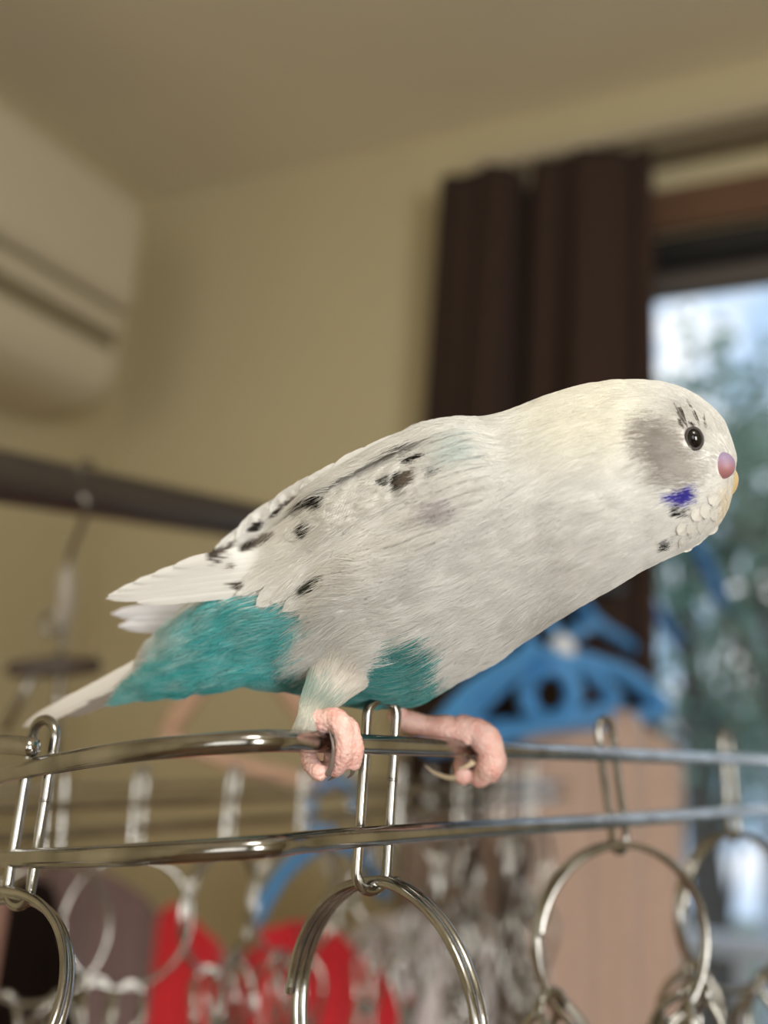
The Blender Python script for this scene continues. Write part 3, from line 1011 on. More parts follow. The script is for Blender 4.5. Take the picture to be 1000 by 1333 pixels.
def wing_color(x, y, jit=1.2):
    x = np.asarray(x, float); y = np.asarray(y, float)
    c = np.empty(x.shape+(3,)); c[...] = lina((238, 236, 232))
    jx, jy = x+rng.normal(size=x.shape)*jit, y+rng.normal(size=x.shape)*jit*.6
    for (q, rx, ry, ang, rgb) in SPOTS:
        a = math.radians(ang)
        ux = (jx-q[0])*math.cos(a)+(jy-q[1])*math.sin(a); uy = -(jx-q[0])*math.sin(a)+(jy-q[1])*math.cos(a)
        e = np.sqrt((ux/rx)**2+(uy/ry)**2)
        m = smooth01(1.22, .86, e)[..., None]
        c = c*(1-m)+lina(rgb)*m
    bl = smooth01(30, 8, np.hypot(jx-628, jy-590))*.25
    c = c*(1-bl[..., None])+lina((170, 214, 214))*bl[..., None]
    return c


def plumage(x, y, jit=5.0, r=rng):
    """true colour of the plumage at a place on the bird (linear)"""
    x = np.asarray(x, float); y = np.asarray(y, float)
    n = x.shape
    c = np.empty(n+(3,)); c[...] = lina((237, 236, 233))
    ye = smooth01(640, 760, x)*smooth01(900, 800, x)*smooth01(640, 540, y)
    c = c*(1-ye[..., None])+lina((240, 237, 226))*ye[..., None]
    jx, jy = x+r.normal(size=n)*jit, y+r.normal(size=n)*jit
    ch = smooth01(690, 800, x)                       # warm grey lower breast of down
    t = in_poly(x+r.normal(size=n)*jit*1.7, y+r.normal(size=n)*jit*1.7, CHEEK)
    g = np.where(x < 872, .85, .62)[..., None]
    c = np.where(t[..., None], c*(1-g)+lina((170, 162, 155))*g, c)
    near_eye = smooth01(45, 10, np.hypot(jx-893, jy-555))*.30
    c = c*(1-near_eye[..., None])+lina((170, 160, 150))*near_eye[..., None]
    jx2, jy2 = x+r.normal(size=n)*jit*.1, y+r.normal(size=n)*jit*.1
    yl = smooth01(934, 950, jx)*smooth01(622, 650, jy)*.45
    c = c*(1-yl[..., None])+lina((216, 190, 120))*yl[..., None]
    v = in_poly(x+r.normal(size=n)*jit*.5, y+r.normal(size=n)*jit*.5, VIOLET)
    c = np.where(v[..., None], lina((82, 74, 178)), c)
    for (q, rx, ry) in SPOTS_T:
        ux, uy = (jx2-q[0])*.9+(jy2-q[1])*.35, (jy2-q[1])*.9-(jx2-q[0])*.35
        c = np.where(((ux/rx)**2+(uy/ry)**2 < .8)[..., None], lina((34, 30, 28)), c)
    tb = in_poly(jx, jy, TURQ_BELLY)
    mixr = np.clip(.85+r.normal(size=n)*.12, .45, 1)[..., None]
    c = np.where(tb[..., None], c*(1-mixr)+lina((50, 158, 158))*mixr, c)
    tr = in_poly(jx, jy, TURQ_REAR)
    pale = smooth01(290, 215, x)*smooth01(880, 815, y)
    mixr = np.clip(.86-.6*pale+.22*vnoise(x+y, y*1.5, 17.0, 31)+r.normal(size=n)*.12, .1, 1)[..., None]
    c = np.where(tr[..., None], c*(1-mixr)+lina((92, 198, 200))*mixr, c)
    bl = smooth01(26, 6, np.hypot(jx-628, jy-588))*.25
    c = c*(1-bl[..., None])+lina((170, 214, 214))*bl[..., None]
    return c


bird = empty('budgerigar', P(520, 966, .248))
tag(bird, 'white and turquoise budgerigar with grey cheeks perching on the wire, facing right', 'bird')
BO = P(560, 740, .25)
Vb = list(BP.reshape(-1, 3)); Fb = []
for i in range(NU-1):
    for k in range(NT):
        l = (k+1) % NT
        Fb.append((i*NT+k, i*NT+l, (i+1)*NT+l, (i+1)*NT+k))
Fb.append(tuple(range(NT))[::-1]); Fb.append(tuple((NU-1)*NT+k for k in range(NT)))
mesh_obj('body', Vb, Fb, M['down'], bird, origin=BO, colors=plumage(gx, gy, 4).reshape(-1, 3))

# near-side depth lookup for anything that lies on the body
kd = KDTree(NU*(NT//2+1))
flat = []
for i in range(NU):
    for k in range(NT//2+1):
        kd.insert((gx[i, k], gy[i, k], 0), len(flat)); flat.append(gd[i, k])
kd.balance()


def near_d(x, y, k=5):
    r = kd.find_n((x, y, 0), k)
    w = [1/(q[2]+1.0) for q in r]
    return sum(flat[q[1]]*a for q, a in zip(r, w))/sum(w)


# wing mask raster (smooth) so that breast barbs may lap over the wing edge
GX, GY = np.meshgrid(np.arange(230, 680, 3.0), np.arange(530, 830, 3.0))
wm = in_poly(GX, GY, WING).astype(float)
for _ in range(6):
    p_ = np.pad(wm, 1, mode='edge'); wm = (p_[:-2, 1:-1]+p_[2:, 1:-1]+p_[1:-1, :-2]+p_[1:-1, 2:]+p_[1:-1, 1:-1])/5


wm2 = wm.copy()
for _ in range(24):
    p_ = np.pad(wm, 1, mode='edge'); wm = (p_[:-2, 1:-1]+p_[2:, 1:-1]+p_[1:-1, :-2]+p_[1:-1, 2:]+p_[1:-1, 1:-1])/5
for _ in range(110):
    p_ = np.pad(wm2, 1, mode='edge'); wm2 = (p_[:-2, 1:-1]+p_[2:, 1:-1]+p_[1:-1, :-2]+p_[1:-1, 2:]+p_[1:-1, 1:-1])/5


def front_ramp(x, y):
    """0 where the wing sinks into the breast, 1 on the open wing"""
    if x < 470: return 1.0
    i = min(max(int((y-530)/3), 0), wm2.shape[0]-1); j = min(max(int((x-230)/3), 0), wm2.shape[1]-1)
    r = min(1.0, max(0.0, (wm2[i, j]-.45)/.45))
    if y < 600: r = max(r, .35)
    k = min(1.0, (x-470)/70.0)
    return 1-k+k*r


def wing_mask(x, y):
    i = np.clip(((y-530)/3).astype(int), 0, wm.shape[0]-1); j = np.clip(((x-230)/3).astype(int), 0, wm.shape[1]-1)
    ok = (x > 230) & (x < 680) & (y > 530) & (y < 830)
    return np.where(ok, wm[i, j], 0)


def surf(u, th):
    """surface point + frame by bilinear lookup, u in 0..NU-1 (extrapolated past the rear end)"""
    i = np.clip(np.floor(u).astype(int), 0, NU-2); f = u-i
    tk = (th/(2*math.pi)*NT) % NT
    k = np.floor(tk).astype(int) % NT; g = tk-np.floor(tk); l = (k+1) % NT
    a = BP[i, k]*(1-g)[..., None]+BP[i, l]*g[..., None]
    b = BP[i+1, k]*(1-g)[..., None]+BP[i+1, l]*g[..., None]
    p = a*(1-f)[..., None]+b*f[..., None]
    t = b-a
    s = (BP[i, l]-BP[i, k])*(1-f)[..., None]+(BP[i+1, l]-BP[i+1, k])*f[..., None]
    n = np.cross(s, t)
    n /= np.linalg.norm(n, axis=-1)[..., None]+1e-12
    return p, n, t


_p, _n, _t = surf(np.array([60.0]), np.array([math.pi/2]))
NSIGN = 1.0 if np.dot(_n[0], -FW) > 0 else -1.0


def grow(N):
    # area-weighted roots, fewer on the hidden far side
    ar = np.linalg.norm(np.cross(np.roll(BP, -1, 1)[:-1]-BP[:-1], BP[1:]-BP[:-1]), axis=-1)
    far = (np.sin(TH) < -0.25)
    ar = ar*np.where(far, .3, 1.0)[None, :]
    ar[:30] *= 1.8
    pr = (ar/ar.sum()).ravel()
    idx = rng.choice(len(pr), N, p=pr)
    u0 = idx//NT+rng.uniform(0, 1, N); th0 = ((idx % NT)+rng.uniform(0, 1, N))*2*math.pi/NT
    sec = SECI[np.clip(u0.astype(int), 0, NU-1)]
    x0, y0, d0 = body_px(sec, th0)
    wm0 = wing_mask(x0, y0)
    frontz = np.maximum(smooth01(580, 630, x0+.3*(y0-620)), smooth01(0, 30, (y0-628)-(650-x0)*.50)*smooth01(430, 480, x0))
    frontz = np.maximum(frontz, smooth01(30, 8, y0-np.interp(x0, [380, 450, 560, 600], [655, 612, 560, 553]))*smooth01(400, 440, x0))
    keep = ~((wm0 > .80) & (np.sin(th0) > 0.05) & (rng.uniform(0, 1, len(x0)) > frontz))
    keep &= ~((np.hypot((x0-903)/9.5, (y0-571)/13) < 1) & (np.sin(th0) > 0))
    keep &= ~((np.hypot((x0-947)/9, (y0-606)/14) < 1) & (np.sin(th0) > -.2))
    u0, th0, x0, y0 = u0[keep], th0[keep], x0[keep], y0[keep]
    n = len(u0)
    col = plumage(x0, y0, 4.0)
    onw = (wing_mask(x0, y0) > .75) & (np.sin(th0) > 0)
    col[onw] = wing_color(x0[onw], y0[onw], 1.5)
    # barb length in metres by region
    L = np.interp(x0, [140, 250, 400, 560, 700, 800, 860, 900, 955], [.0060, .0065, .0085, .0090, .0075, .0060, .0040, .0026, .0016])
    dark = (col.max(1) < .2) & (x0 > 840)
    L = np.where(dark, L*.55, L)
    L *= np.where((x0 < 640) & (y0 > 800), 1.15, 1.0)*rng.uniform(.65, 1.25, n)
    NP = 6
    pts = np.empty((n, NP, 3))
    p, nn, t = surf(u0, th0)
    step = np.linalg.norm(t, axis=-1)+1e-9
    clump = vnoise(u0*4.0+th0*3, th0*60, 6.0, 5)
    clump2 = vnoise(x0, y0, 16.0, 9)
    thz = smooth01(75, 35, np.hypot(x0-455, (y0-840)*1.2))*(np.sin(th0) > 0)
    dth_dir = (.35*thz+vnoise(x0, y0, 40.0, 21)*.12+rng.normal(size=n)*.07+clump*.05)
    # on the lower flank the barbs sag towards the belly and then back over the wing edge
    prev = None
    clump3 = vnoise(x0*.6+y0, y0*1.2-x0*.3, 26.0, 77)
    lift = np.interp(x0, [150, 230, 400, 430, 620, 720, 900], [.0003, .0013, .0014, .0010, .0007, .0004, .00025])*rng.uniform(.5, 1.5, n)*(1+.5*clump2+.7*clump3*(x0 < 410))
    for j in range(NP):
        s = j/(NP-1)
        u = u0+L*s/step
        w = SECI[np.clip(u, 0, NU-1).astype(int), 5]
        th = th0+dth_dir*L*s*s/np.maximum(w, .004)*1.2
        q, m, tt = surf(np.clip(u, 0, NU-1.001), th)
        over = np.maximum(u-(NU-1.001), 0)
        q = q+tt*over[..., None]*.6
        xq, yq, _ = body_px(SECI[np.clip(u, 0, NU-1).astype(int)], th)
        wl = wing_mask(xq, yq)*.0036*(np.sin(th) > -.1)*smooth01(400, 470, x0)
        h = lift*(np.sin(s*2.2)*.9+.12*s)+wl+.0016*thz*s
        pts[:, j] = q+NSIGN*m*h[:, None]
    rad = np.linspace(1.0, .25, NP)[None, :]*np.where(x0 > 850, .00006, .00009)[:, None]*rng.uniform(.7, 1.3, n)[:, None]
    col = np.clip(col*(1+.06*clump[:, None]+.05*rng.normal(size=(n, 1))), 0, .95)
    return pts, rad, col


def thigh_barbs(path_px, rad_px, N, down=True):
    """fluffy trouser of the leg: barbs hang down along it"""
    pp_ = catmull(np.array(path_px, float), 12)
    rr = np.interp(np.linspace(0, 1, len(pp_)), np.linspace(0, 1, len(rad_px)), rad_px)
    n = N
    i = (len(pp_)-2)*(  .06+.94*rng.uniform(0, 1, n)**.9)
    i = i.astype(int)
    a = rng.uniform(0, 2*math.pi, n)
    NP = 5
    pts = np.empty((n, NP, 3))
    Lp = rng.uniform(25, 55, n)
    stepl = np.linalg.norm(np.diff(pp_[:, :2], axis=0), axis=1).mean()
    for j in range(NP):
        s = j/(NP-1)
        ii = np.minimum(i+(Lp*s/stepl), len(pp_)-1+0.0)
        i0 = ii.astype(int); i1 = np.minimum(i0+1, len(pp_)-1); f = (ii-i0)[:, None]
        c = pp_[i0]*(1-f)+pp_[i1]*f
        r = (rr[i0]+1.5+4*math.sin(s*2.2)*rng.uniform(.6, 1.2, n))
        d = c[:, 2]-np.sin(a)*r*c[:, 2]/F
        over = np.maximum(i+(Lp*s/stepl)-(len(pp_)-1), 0)*stepl
        pts[:, j] = PA(c[:, 0]+np.cos(a)*r*.95-over*.25, c[:, 1]+over*.6+np.cos(a)*r*.35, d)
    x0, y0 = pp_[i, 0]+np.cos(a)*rr[i], pp_[i, 1]
    col = plumage(x0, y0, 5.0)
    white = (.55+.3*smooth01(885, 905, y0))[:, None]
    col = col*(1-white)+lina((236, 228, 216))*white
    rad = np.linspace(1, .25, NP)[None, :]*.0001*np.ones((n, 1))
    return pts, rad, np.clip(col*(1+.07*rng.normal(size=(n, 1))), 0, .95)


def hair_obj(name, sets, mat, parent, origin):
    n = sum(len(s[0]) for s in sets)
    hc = bpy.data.hair_curves.new(name)
    sizes, pos, rad, col = [], [], [], []
    for p, r, c in sets:
        sizes += [p.shape[1]]*len(p)
        pos.append((p-origin).reshape(-1, 3)); rad.append(r.ravel()); col.append(np.repeat(c, p.shape[1], axis=0))
    hc.add_curves(sizes)
    pos = np.concatenate(pos).astype(np.float32); rad = np.concatenate(rad).astype(np.float32)
    col = np.concatenate(col); col4 = np.ones((len(col), 4), np.float32); col4[:, :3] = col
    hc.position_data.foreach_set('vector', pos.ravel())
    a = hc.attributes.get('radius') or hc.attributes.new('radius', 'FLOAT', 'POINT')
    a.data.foreach_set('value', rad)
    a = hc.attributes.new('tint', 'FLOAT_COLOR', 'POINT')
    a.data.foreach_set('color', col4.ravel())
    hc.materials.append(mat)
    o = bpy.data.objects.new(name, hc)
    COL.objects.link(o)
    o.parent = parent
    o.location = tuple(np.asarray(origin)-parent_world(parent))
    o['kind'] = 'stuff'
    return o


def on_body(x, y, r, out):
    return (x, y, near_d(x, y)+r*.245/F-out)


THIGH = [on_body(492, 790, 62, .0000), on_body(476, 820, 56, .0004), on_body(459, 850, 46, .0016), on_body(444, 875, 36, .0055), (428, 897, .2435, 25), (412, 919, .2330, 16), (405, 936, .2290, 12)]
THIGH = [q[:3] for q in THIGH]
THR = [62, 56, 46, 36, 25, 16, 12]
def forehead_barbs():
    P_, R_, C_ = [], [], []
    for (a, b) in LINES:
        for k in range(16):
            o = rng.normal(size=2)*np.array([1.0, .8])
            t0, t1 = sorted(rng.uniform(-.05, 1.05, 2))
            if t1-t0 < .3: t1 = t0+.35
            q = []
            for j in range(5):
                t = t0+(t1-t0)*j/4
                x, y = a[0]+(b[0]-a[0])*t+o[0], a[1]+(b[1]-a[1])*t+o[1]
                q.append(P(x, y, near_d(x, y)-.0006))
            P_.append(q); R_.append(np.linspace(1, .4, 5)*.00006); C_.append(lina((92, 84, 80))*rng.uniform(.6, 1.6))
    return np.array(P_), np.array(R_), np.array(C_)


hair_obj('plumage', [grow(110000), forehead_barbs(), thigh_barbs(THIGH, THR, 9000)], M['hair'], bird, BO)
tp_ = catmull(np.array(THIGH), 8)
tr_ = np.interp(np.linspace(0, 1, len(tp_)), np.linspace(0, 1, len(THR)), THR)
tv, tf = [], []
for q_, a_ in zip(tp_, tr_):
    for k in range(20):
        b_ = 2*math.pi*k/20
        tv.append(P(q_[0]+math.cos(b_)*a_*.85, q_[1]+math.cos(b_)*a_*.30, q_[2]-math.sin(b_)*a_*.88*q_[2]/F))
for i_ in range(len(tp_)-1):
    for k in range(20):
        l_ = (k+1) % 20
        tf.append((i_*20+k, i_*20+l_, (i_+1)*20+l_, (i_+1)*20+k))
mesh_obj('thigh', tv, tf, M['down'], bird, origin=P(430, 890, .231))
th_o = bpy.data.objects['thigh']
ca = th_o.data.attributes.new('tint', 'FLOAT_COLOR', 'POINT')
ca.data.foreach_set('color', np.tile(np.r_[lina((230, 224, 212)), 1.0], len(th_o.data.vertices)))

# ------------------------------------------------------------------ feathers
def feather(name, root, tip, W, depth, parent, lift0, lift1, bend=0.0, color=None, n=20, m=11, point=0.35, label=None):
    """one vane: root & tip in photo pixels, W full width in pixels, depth(x, y) of the surface below"""
    root = np.array(root, float); tip = np.array(tip, float)
    ax = tip-root; Ln = np.hypot(*ax); ax /= Ln; pr = np.array([-ax[1], ax[0]])
    V, U = [], []
    pxs = []
    for i in range(n+1):
        s = i/n
        wd = W*.5*min(1.0, (s*3.2+.25))*((1-((s-(1-point))/point)**2.3) if s > 1-point else 1.0)**.6 if s < 1 else 0.4
        wd = max(wd, .4)
        c = root+ax*Ln*s+pr*bend*math.sin(s*math.pi)*Ln
        for k in range(m):
            v = k/(m-1)*2-1
            q = c+pr*wd*v-ax*(abs(v)**2)*W*.05
            h = lift0+(lift1-lift0)*s-(.0009 if name[0] == 'p' else .00022)*v*v*(W/36.0)+.00008*math.cos(v*math.pi*4)
            if abs(v) < .06: h += .00006
            q = q+pr*rng.normal()*.25*(abs(v) == 1)
            if name[0] in 'sc': h = h*(.12+.88*front_ramp(q[0], q[1]))
            pxs.append((q[0], q[1])); U.append((v*W*.5*.00018, s*Ln*.00018))
            V.append(P(q[0], q[1], depth(q[0], q[1])-h))
    Fc = []
    for i in range(n):
        for k in range(m-1):
            a = i*m+k
            Fc.append((a, a+1, a+m+1, a+m))
    pxs = np.array(pxs)
    col = wing_color(pxs[:, 0], pxs[:, 1]) if color is None else np.tile(lina(color), (len(V), 1))
    o = mesh_obj(name, V, Fc, M['feather'], parent, origin=V[0], colors=col, uvs=np.array(U))
    if label: o['label'] = label
    return o


def build_wing():
    w0 = P(500, 680, .23)
    # the wing's fleshy arm under its coverts
    ctrl = [(630, 625, 30), (590, 640, 48), (540, 655, 60), (480, 680, 62), (420, 705, 52), (370, 722, 40), (320, 735, 22), (300, 742, 10)]
    V, Fc = [], []
    cp = catmull(np.array(ctrl, float), 5)
    k = 15
    for (x, y, r) in cp:
        for j in range(k):
            v = j/(k-1)*2-1
            X, Y = x+v*r*.5, y+v*r*1.0
            V.append(P(X, Y, near_d(X, Y)-.0004*(1-v*v)-.0001))
    for i in range(len(cp)-1):
        for j in range(k-1):
            a = i*k+j
            Fc.append((a, a+1, a+k+1, a+k))
    wing = mesh_obj('wing', V, Fc, M['feather'], bird, origin=w0, colors=np.tile(lina((236, 230, 220)), (len(V), 1)), uvs=np.zeros((len(V), 2)))
    dn = lambda x, y: near_d(x, y)

    def dprim(x, y):
        a = near_d(330, 748)+(330-x)/193.0*.016
        t = smooth01(300, 360, x)
        return a*(1-t)+near_d(max(x, 300), y)*t-.0004*(y-740)/40

    prim = [((385, 768), (178, 784.5), 15), ((388, 757), (137, 779), 20), ((392, 748), (140, 775), 20), ((396, 738), (152, 768), 20), ((400, 728), (172, 759), 20), ((404, 719), (197, 749), 20), ((408, 710), (224, 738), 20)]
    for i, (r_, t_, w_) in enumerate(prim):
        feather('primary_feather', r_, t_, w_, dprim, wing, .0006+.00022*i, .0009+.00042*i, bend=.012, n=22, m=9, point=.3)
    layer = 0
    rows = [
        # (tips, root offset, width, base lift)
        ([((470, 776), 28), ((442, 790), 28), ((413, 803), 20), ((388, 807), 20), ((367, 797), 25), ((352, 786), 18), ((332, 790), 27), ((306, 776), 20), ((296, 757), 26), ((267, 744), 30)], (118, -82), 0.0012, 22),
        ([((520, 722), 38), ((492, 740), 38), ((462, 754), 38), ((432, 764), 38), ((404, 768), 36), ((372, 757), 36), ((343, 744), 36), ((318, 727), 34), ((290, 722), 32), ((270, 733), 28)], (98, -64), .0015, 22),
        ([((556, 676), 40), ((528, 694), 42), ((497, 711), 42), ((465, 723), 42), ((432, 724), 42), ((400, 716), 42), ((370, 703), 40), ((338, 694), 38), ((304, 704), 32)], (88, -54), .0018, 22),
        ([((586, 628), 38), ((560, 644), 42), ((530, 661), 42), ((500, 678), 42), ((470, 688), 42), ((440, 690), 42), ((410, 680), 40), ((380, 670), 38), ((345, 676), 34)], (80, -46), .0020, 22),
        ([((602, 602), 36), ((575, 615), 40), ((545, 630), 42), ((515, 645), 42), ((485, 655), 42), ((455, 655), 40), ((423, 647), 38), ((388, 648), 32)], (70, -38), .0022, 22),
        ([((612, 582), 34), ((586, 592), 38), ((557, 606), 40), ((527, 619), 40), ((497, 628), 40), ((465, 624), 38), ((430, 622), 32)], (62, -30), .0024, 22),
        ([((482, 598), 24), ((452, 606), 24), ((426, 620), 24), ((398, 638), 24), ((368, 658), 24), ((338, 678), 24), ((312, 697), 24)], (96, -38), .0019, 22),
        ([((545, 582), 30), ((508, 598), 30), ((472, 612), 30), ((442, 627), 30), ((412, 640), 28)], (74, -34), .0025, 22),
        ([((600, 566), 28), ((565, 577), 32), ((530, 590), 32), ((495, 602), 32), ((462, 608), 28)], (60, -22), .0026, 22),
    ]
    for tips, off, l0, n in rows:
        for i, (t_, w_) in enumerate(tips):
            rt_ = (t_[0]+off[0]*rng.uniform(.95, 1.05), t_[1]+off[1]*rng.uniform(.92, 1.08))
            if rt_[0] > 640-max(0, (615-t_[1]))*.9:
                xm = 640-max(0, (615-t_[1]))*.9
                kk = (xm-t_[0])/(rt_[0]-t_[0]); rt_ = (xm, t_[1]+(rt_[1]-t_[1])*kk)
                if kk < .45: continue
            nm = 'secondary_feather' if l0 < .0014 else 'covert_feather'
            feather(nm, rt_, t_, w_*1.18, dn, wing, l0-.0009, (.0026 if nm[0] == 's' else l0+.00005)+.00006*(i % 3), bend=rng.uniform(-.01, .02), n=n, m=15, point=.4 if nm[0] == 's' else .5)
    # the far wing's tips show below the near ones; their shade is put into a lavender grey
    fw_ = mesh_obj('wing', *sweep([P(600, 600, .272), P(450, 690, .276), P(330, 770, .280)], [.008, .009, .003], 12), M['feather'], bird, origin=P(450, 690, .276))
    a = fw_.data.attributes.new('tint', 'FLOAT_COLOR', 'POINT'); a.data.foreach_set('color', np.tile(np.r_[lina((236, 230, 220)), 1.0], len(fw_.data.vertices)))
    df = lambda x, y: .2800+(330-x)/190*.010
    for r_, t_, w_ in (((350, 792), (143, 799), 24), ((350, 806), (152, 815), 24), ((345, 800), (170, 806), 24)):
        feather('primary_feather', r_, t_, w_, df, fw_, 0, .0003, n=14, m=7, color=(226, 224, 228))


build_wing()


def wing_barbs(N):
    """fine barbs lying over the coverts, dense where the breast laps over the wing's front and lower edge"""
    x = rng.uniform(255, 690, N*8); y = rng.uniform(540, 830, N*8)
    m = wing_mask(x, y)
    tc_ = y-np.interp(x, [380, 450, 560, 600, 650], [655, 612, 560, 553, 541])
    band = 1.0*smooth01(2, 14, tc_)*smooth01(80, 55, tc_)*smooth01(395, 430, x)*smooth01(650, 610, x)
    edge = np.exp(-((m-.55)/.25)**2)*(x > 470)*(m > .3)*(y > 600)
    front = smooth01(500, 620, x+.25*(y-620))
    lower = smooth01(-10, 55, (y-622)-(650-x)*.52)*smooth01(440, 500, x)
    pr = np.maximum.reduce([band*(m > .15), .06*(m > .8), .5*edge, .5*front*(m > .5)])
    ok = rng.uniform(0, 1, len(x)) < pr
    x, y = x[ok][:N], y[ok][:N]
    bnd = band[ok][:N]
    n = len(x); NP = 5
    m = wing_mask(x, y); fr = smooth01(500, 620, x+.25*(y-620))
    ang = np.radians(np.interp(x, [300, 500, 650], [146, 150, 172])+rng.normal(size=n)*7+vnoise(x, y, 30, 4)*10)
    ang = ang-np.radians(18)*smooth01(.9, .4, m)*(y > 660)
    L = np.interp(x, [280, 500, 640], [20, 34, 42])*rng.uniform(.6, 1.2, n)*(1-.35*bnd)
    pts = np.empty((n, NP, 3))
    cl = vnoise(x+y*.7, y-x*.4, 9.0, 14)
    for j in range(NP):
        q = j/(NP-1)
        X = x+np.cos(ang)*L*q; Y = y+np.sin(ang)*L*q
        dd = np.array([near_d(a, b, 3) for a, b in zip(X, Y)])
        mm = wing_mask(X, Y)
        h = .0006+mm*.0022+.0009*bnd+.0006*math.sin(q*2.3)*(1+cl)
        pts[:, j] = PA(X, Y, dd-h)
    col = wing_color(x, y, 1.5)
    rad = np.linspace(1, .25, NP)[None, :]*.00008*np.ones((n, 1))
    return pts, rad, np.clip(col*(1+.05*rng.normal(size=(n, 1))+.05*cl[:, None]), 0, .95)


hair_obj('plumage', [wing_barbs(9000)], M['hair'], bird, BO)
# tail
dt = lambda x, y: .2735+(205-x)/175.0*.018
for i, (r_, t_, w_, c_) in enumerate([((236, 838), (28, 947), 17, (232, 226, 216)), ((236, 846), (40, 944), 17, (236, 230, 220)), ((232, 858), (72, 930), 16, (226, 218, 208)),
                                      ((226, 876), (84, 933), 15, (150, 140, 132)), ((222, 884), (122, 914), 18, (40, 38, 36)), ((240, 832), (52, 935), 15, (238, 233, 224))]):  # grey feather has the shade of the tail's underside in its colour
    o = feather('tail_feather', r_, t_, w_, dt, bird, .0004*(5-i) if i < 3 else (.0034 if i < 5 else .0022), .0002*(5-i) if i < 5 else .0012, n=22, m=9, color=c_, point=.25)
    if i == 4: o['label'] = 'short black feather under the tail'


# ------------------------------------------------------------------ eyes, cere, beak
def ellipsoid(c, ax, rad, seg=24, rings=14):
    V, Fc = [], []
    for i in range(rings+1):
        p = math.pi*i/rings
        for k in range(seg):
            a = 2*math.pi*k/seg
            V.append(np.array(c)+ax[0]*rad[0]*math.sin(p)*math.cos(a)+ax[1]*rad[1]*math.cos(p)+ax[2]*rad[2]*math.sin(p)*math.sin(a))
    for i in range(rings):
        for k in range(seg):
            l = (k+1) % seg
            Fc.append((i*seg+k, i*seg+l, (i+1)*seg+l, (i+1)*seg+k))
    return V, Fc


ed = near_d(903, 571)
tilt = math.radians(14)
ex = RT*math.cos(tilt)-UP*math.sin(tilt)*-1; ey = UP*math.cos(tilt)-RT*math.sin(tilt)
for side, d_ in ((1, ed-.0003), (-1, 2*.2368-ed+.0003)):
    c = P(903, 571, d_)
    e = mesh_obj('eye', *ellipsoid(c, (ex, ey, FW), (.00165, .00225, .0016)), M['eye'], bird, origin=c)
    th = np.linspace(0, 2*math.pi, 32, endpoint=False)
    mesh_obj('eye_ring', *sweep([c+ex*.00178*math.cos(a)+ey*.0024*math.sin(a)-FW*side*.0005 for a in th], .0004, 8, closed=True), M['eyering'], e, origin=c)

for (tx_, ty_, L_, a_, w_) in [(930, 652, 20, 100, 17), (920, 668, 22, 105, 18), (907, 672, 20, 112, 16), (932, 672, 20, 108, 16), (916, 688, 22, 118, 18), (901, 690, 22, 122, 17), (925, 690, 20, 125, 15), (888, 690, 22, 128, 16), (905, 704, 20, 135, 15), (890, 708, 20, 135, 16), (893, 714, 16, 140, 12)]:
    a_ = math.radians(a_)
    feather('throat_feather', (tx_-math.cos(a_)*L_*.6, ty_-math.sin(a_)*L_*.6), (tx_+math.cos(a_)*L_*.4, ty_+math.sin(a_)*L_*.4), w_, lambda x, y: near_d(x, y), bird, .0001, .0011, n=10, m=7, color=(236, 233, 226), point=.6)

cd_ = near_d(943, 606)
cc = P(940.5, 606, cd_+.0001)
mesh_obj('cere', *ellipsoid(cc, (RT, UP, FW), (.0029, .0031, .0024)), M['cere'], bird, origin=cc)
bk = catmull([P(938, 612, .2366), P(945, 620, .2366), P(947, 632, .2366), P(943, 642, .2366), P(938, 647, .2366)], 6)
mesh_obj('beak', *sweep(bk, np.interp(np.linspace(0, 1, len(bk)), [0, .35, .7, 1], [.0026, .0027, .0018, .0004]), 14), M['beak'], bird, origin=bk[0])


# ------------------------------------------------------------------ feet
def foot(name, toes, origin, label=None, vox=.00045):
    parts = []
    for pts in toes:
        a = np.array(pts, float)
        c = catmull(a, 7)
        w = [P(q[0], q[1], q[2]) for q in c]
        # knuckle pads swell and narrow along each toe
        s = np.linspace(0, 1, len(c))
        rr = 1.1*c[:, 3]*c[:, 2]/F*(1+.06*np.cos(s*2*math.pi*3.2))
        parts.append(sweep(w, rr, 16))
    o = mesh_obj(name, *merge(*parts), M['skin'], bird, origin=origin)
    m = o.modifiers.new('fuse', 'REMESH'); m.mode = 'VOXEL'; m.voxel_size = vox; m.use_smooth_shade = True
    m = o.modifiers.new('soften', 'SMOOTH'); m.iterations = 4; m.factor = .5
    tx = bpy.data.textures.new('skin_scales', 'VORONOI'); tx.noise_scale = .0007; tx.noise_intensity = 1.2
    m = o.modifiers.new('scales', 'DISPLACE'); m.texture = tx; m.texture_coords = 'LOCAL'; m.strength = -.00035; m.mid_level = .35
    if label: o['label'] = label
    return o


def claw(pts, r0, mat, parent):
    c = catmull([P(*q) for q in pts], 6)
    return mesh_obj('claw', *sweep(c, np.linspace(r0, r0*.12, len(c)), 10), mat, parent, origin=c[0])


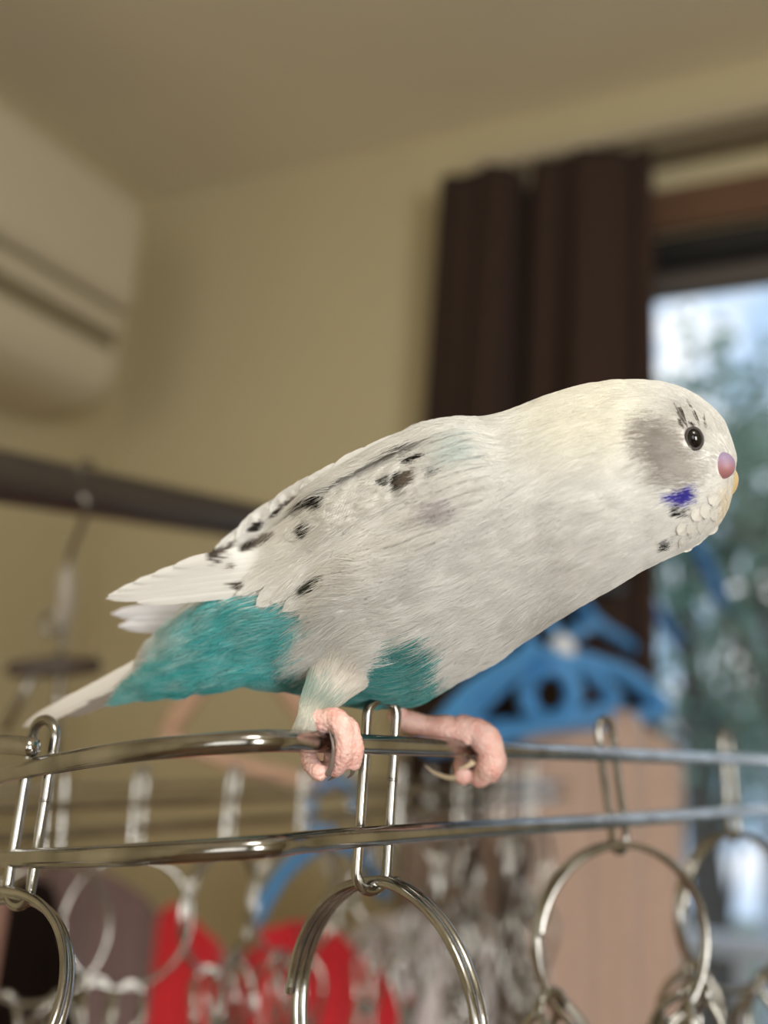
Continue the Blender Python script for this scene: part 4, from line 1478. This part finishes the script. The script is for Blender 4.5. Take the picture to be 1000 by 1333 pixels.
ux, uy, ud, _ = at_px(up_path, 432)
f1 = foot('foot', [
    [(404, 930, ud, 11), (412, 936, ud-.0012, 13), (424, 940, ud-.002, 14), (434, 940, ud-.003, 14)],                                     # ankle and sole
    [(420, 938, ud-.002, 12), (436, 934, ud-.0036, 13.5), (447, 952, ud-.0052, 13.5), (449, 975, ud-.0050, 12.5), (442, 996, ud-.0034, 11), (434, 1004, ud-.0012, 8)],
    [(436, 938, ud-.001, 11), (453, 944, ud-.003, 11), (462, 962, ud-.0040, 9.5), (464, 982, ud-.0036, 9.5), (459, 998, ud-.0022, 8.5)],
    [(410, 938, ud+.001, 11), (404, 952, ud+.0034, 10), (399, 972, ud+.0036, 9.5), (403, 990, ud+.0008, 10.5), (412, 1003, ud-.0026, 11), (423, 1008, ud-.0036, 8.5)],
    [(426, 940, ud+.001, 10), (430, 952, ud+.0036, 9.5), (432, 972, ud+.0042, 8.5), (430, 992, ud+.0012, 9), (428, 1004, ud-.001, 8)],
], P(430, 966, ud))
claw([(427, 1008, ud-.0040), (432, 994, ud-.0056), (434, 975, ud-.0062), (431, 958, ud-.0058), (427, 947, ud-.0050)], .00075, M['claw'], f1)
claw([(441, 1002, ud-.0030), (436, 1010, ud-.0015), (427, 1016, ud+.0005)], .0008, M['claw'], f1)
claw([(460, 1000, ud-.0018), (458, 1008, ud), (452, 1013, ud+.002)], .0007, M['claw'], f1)

ux2, uy2, ud2, _ = at_px(up_path, 618)
f2 = foot('foot', [
    [(512, 925, ud2+.001, 12), (528, 938, ud2+.001, 13), (560, 946, ud2-.0005, 14), (592, 950, ud2-.0022, 17), (612, 955, ud2-.003, 19)],
    [(598, 950, ud2-.002, 18), (622, 954, ud2-.0042, 18), (637, 972, ud2-.0052, 18), (638, 994, ud2-.0045, 17), (628, 1010, ud2-.0022, 13), (620, 1014, ud2, 10)],
    [(612, 952, ud2, 15), (636, 962, ud2-.0025, 13), (646, 982, ud2-.0035, 12), (645, 1000, ud2-.0018, 11), (637, 1012, ud2+.0005, 9)],
    [(596, 952, ud2+.002, 13), (602, 962, ud2+.0042, 11), (604, 984, ud2+.0044, 11), (603, 1004, ud2+.0012, 12), (604, 1012, ud2-.0014, 11)],
], P(618, 975, ud2))
claw([(598, 1010, ud2-.001), (584, 1012, ud2+.0005), (566, 1006, ud2+.002), (553, 996, ud2+.003)], .0010, M['claw_pale'], f2)
claw([(616, 992, ud2-.0042), (606, 998, ud2-.0046), (594, 1000, ud2-.0042)], .0011, M['claw_pale'], f2)
claw([(650, 985, ud2-.003), (655, 996, ud2-.002), (651, 1010, ud2)], .0010, M['claw_pale'], f2)
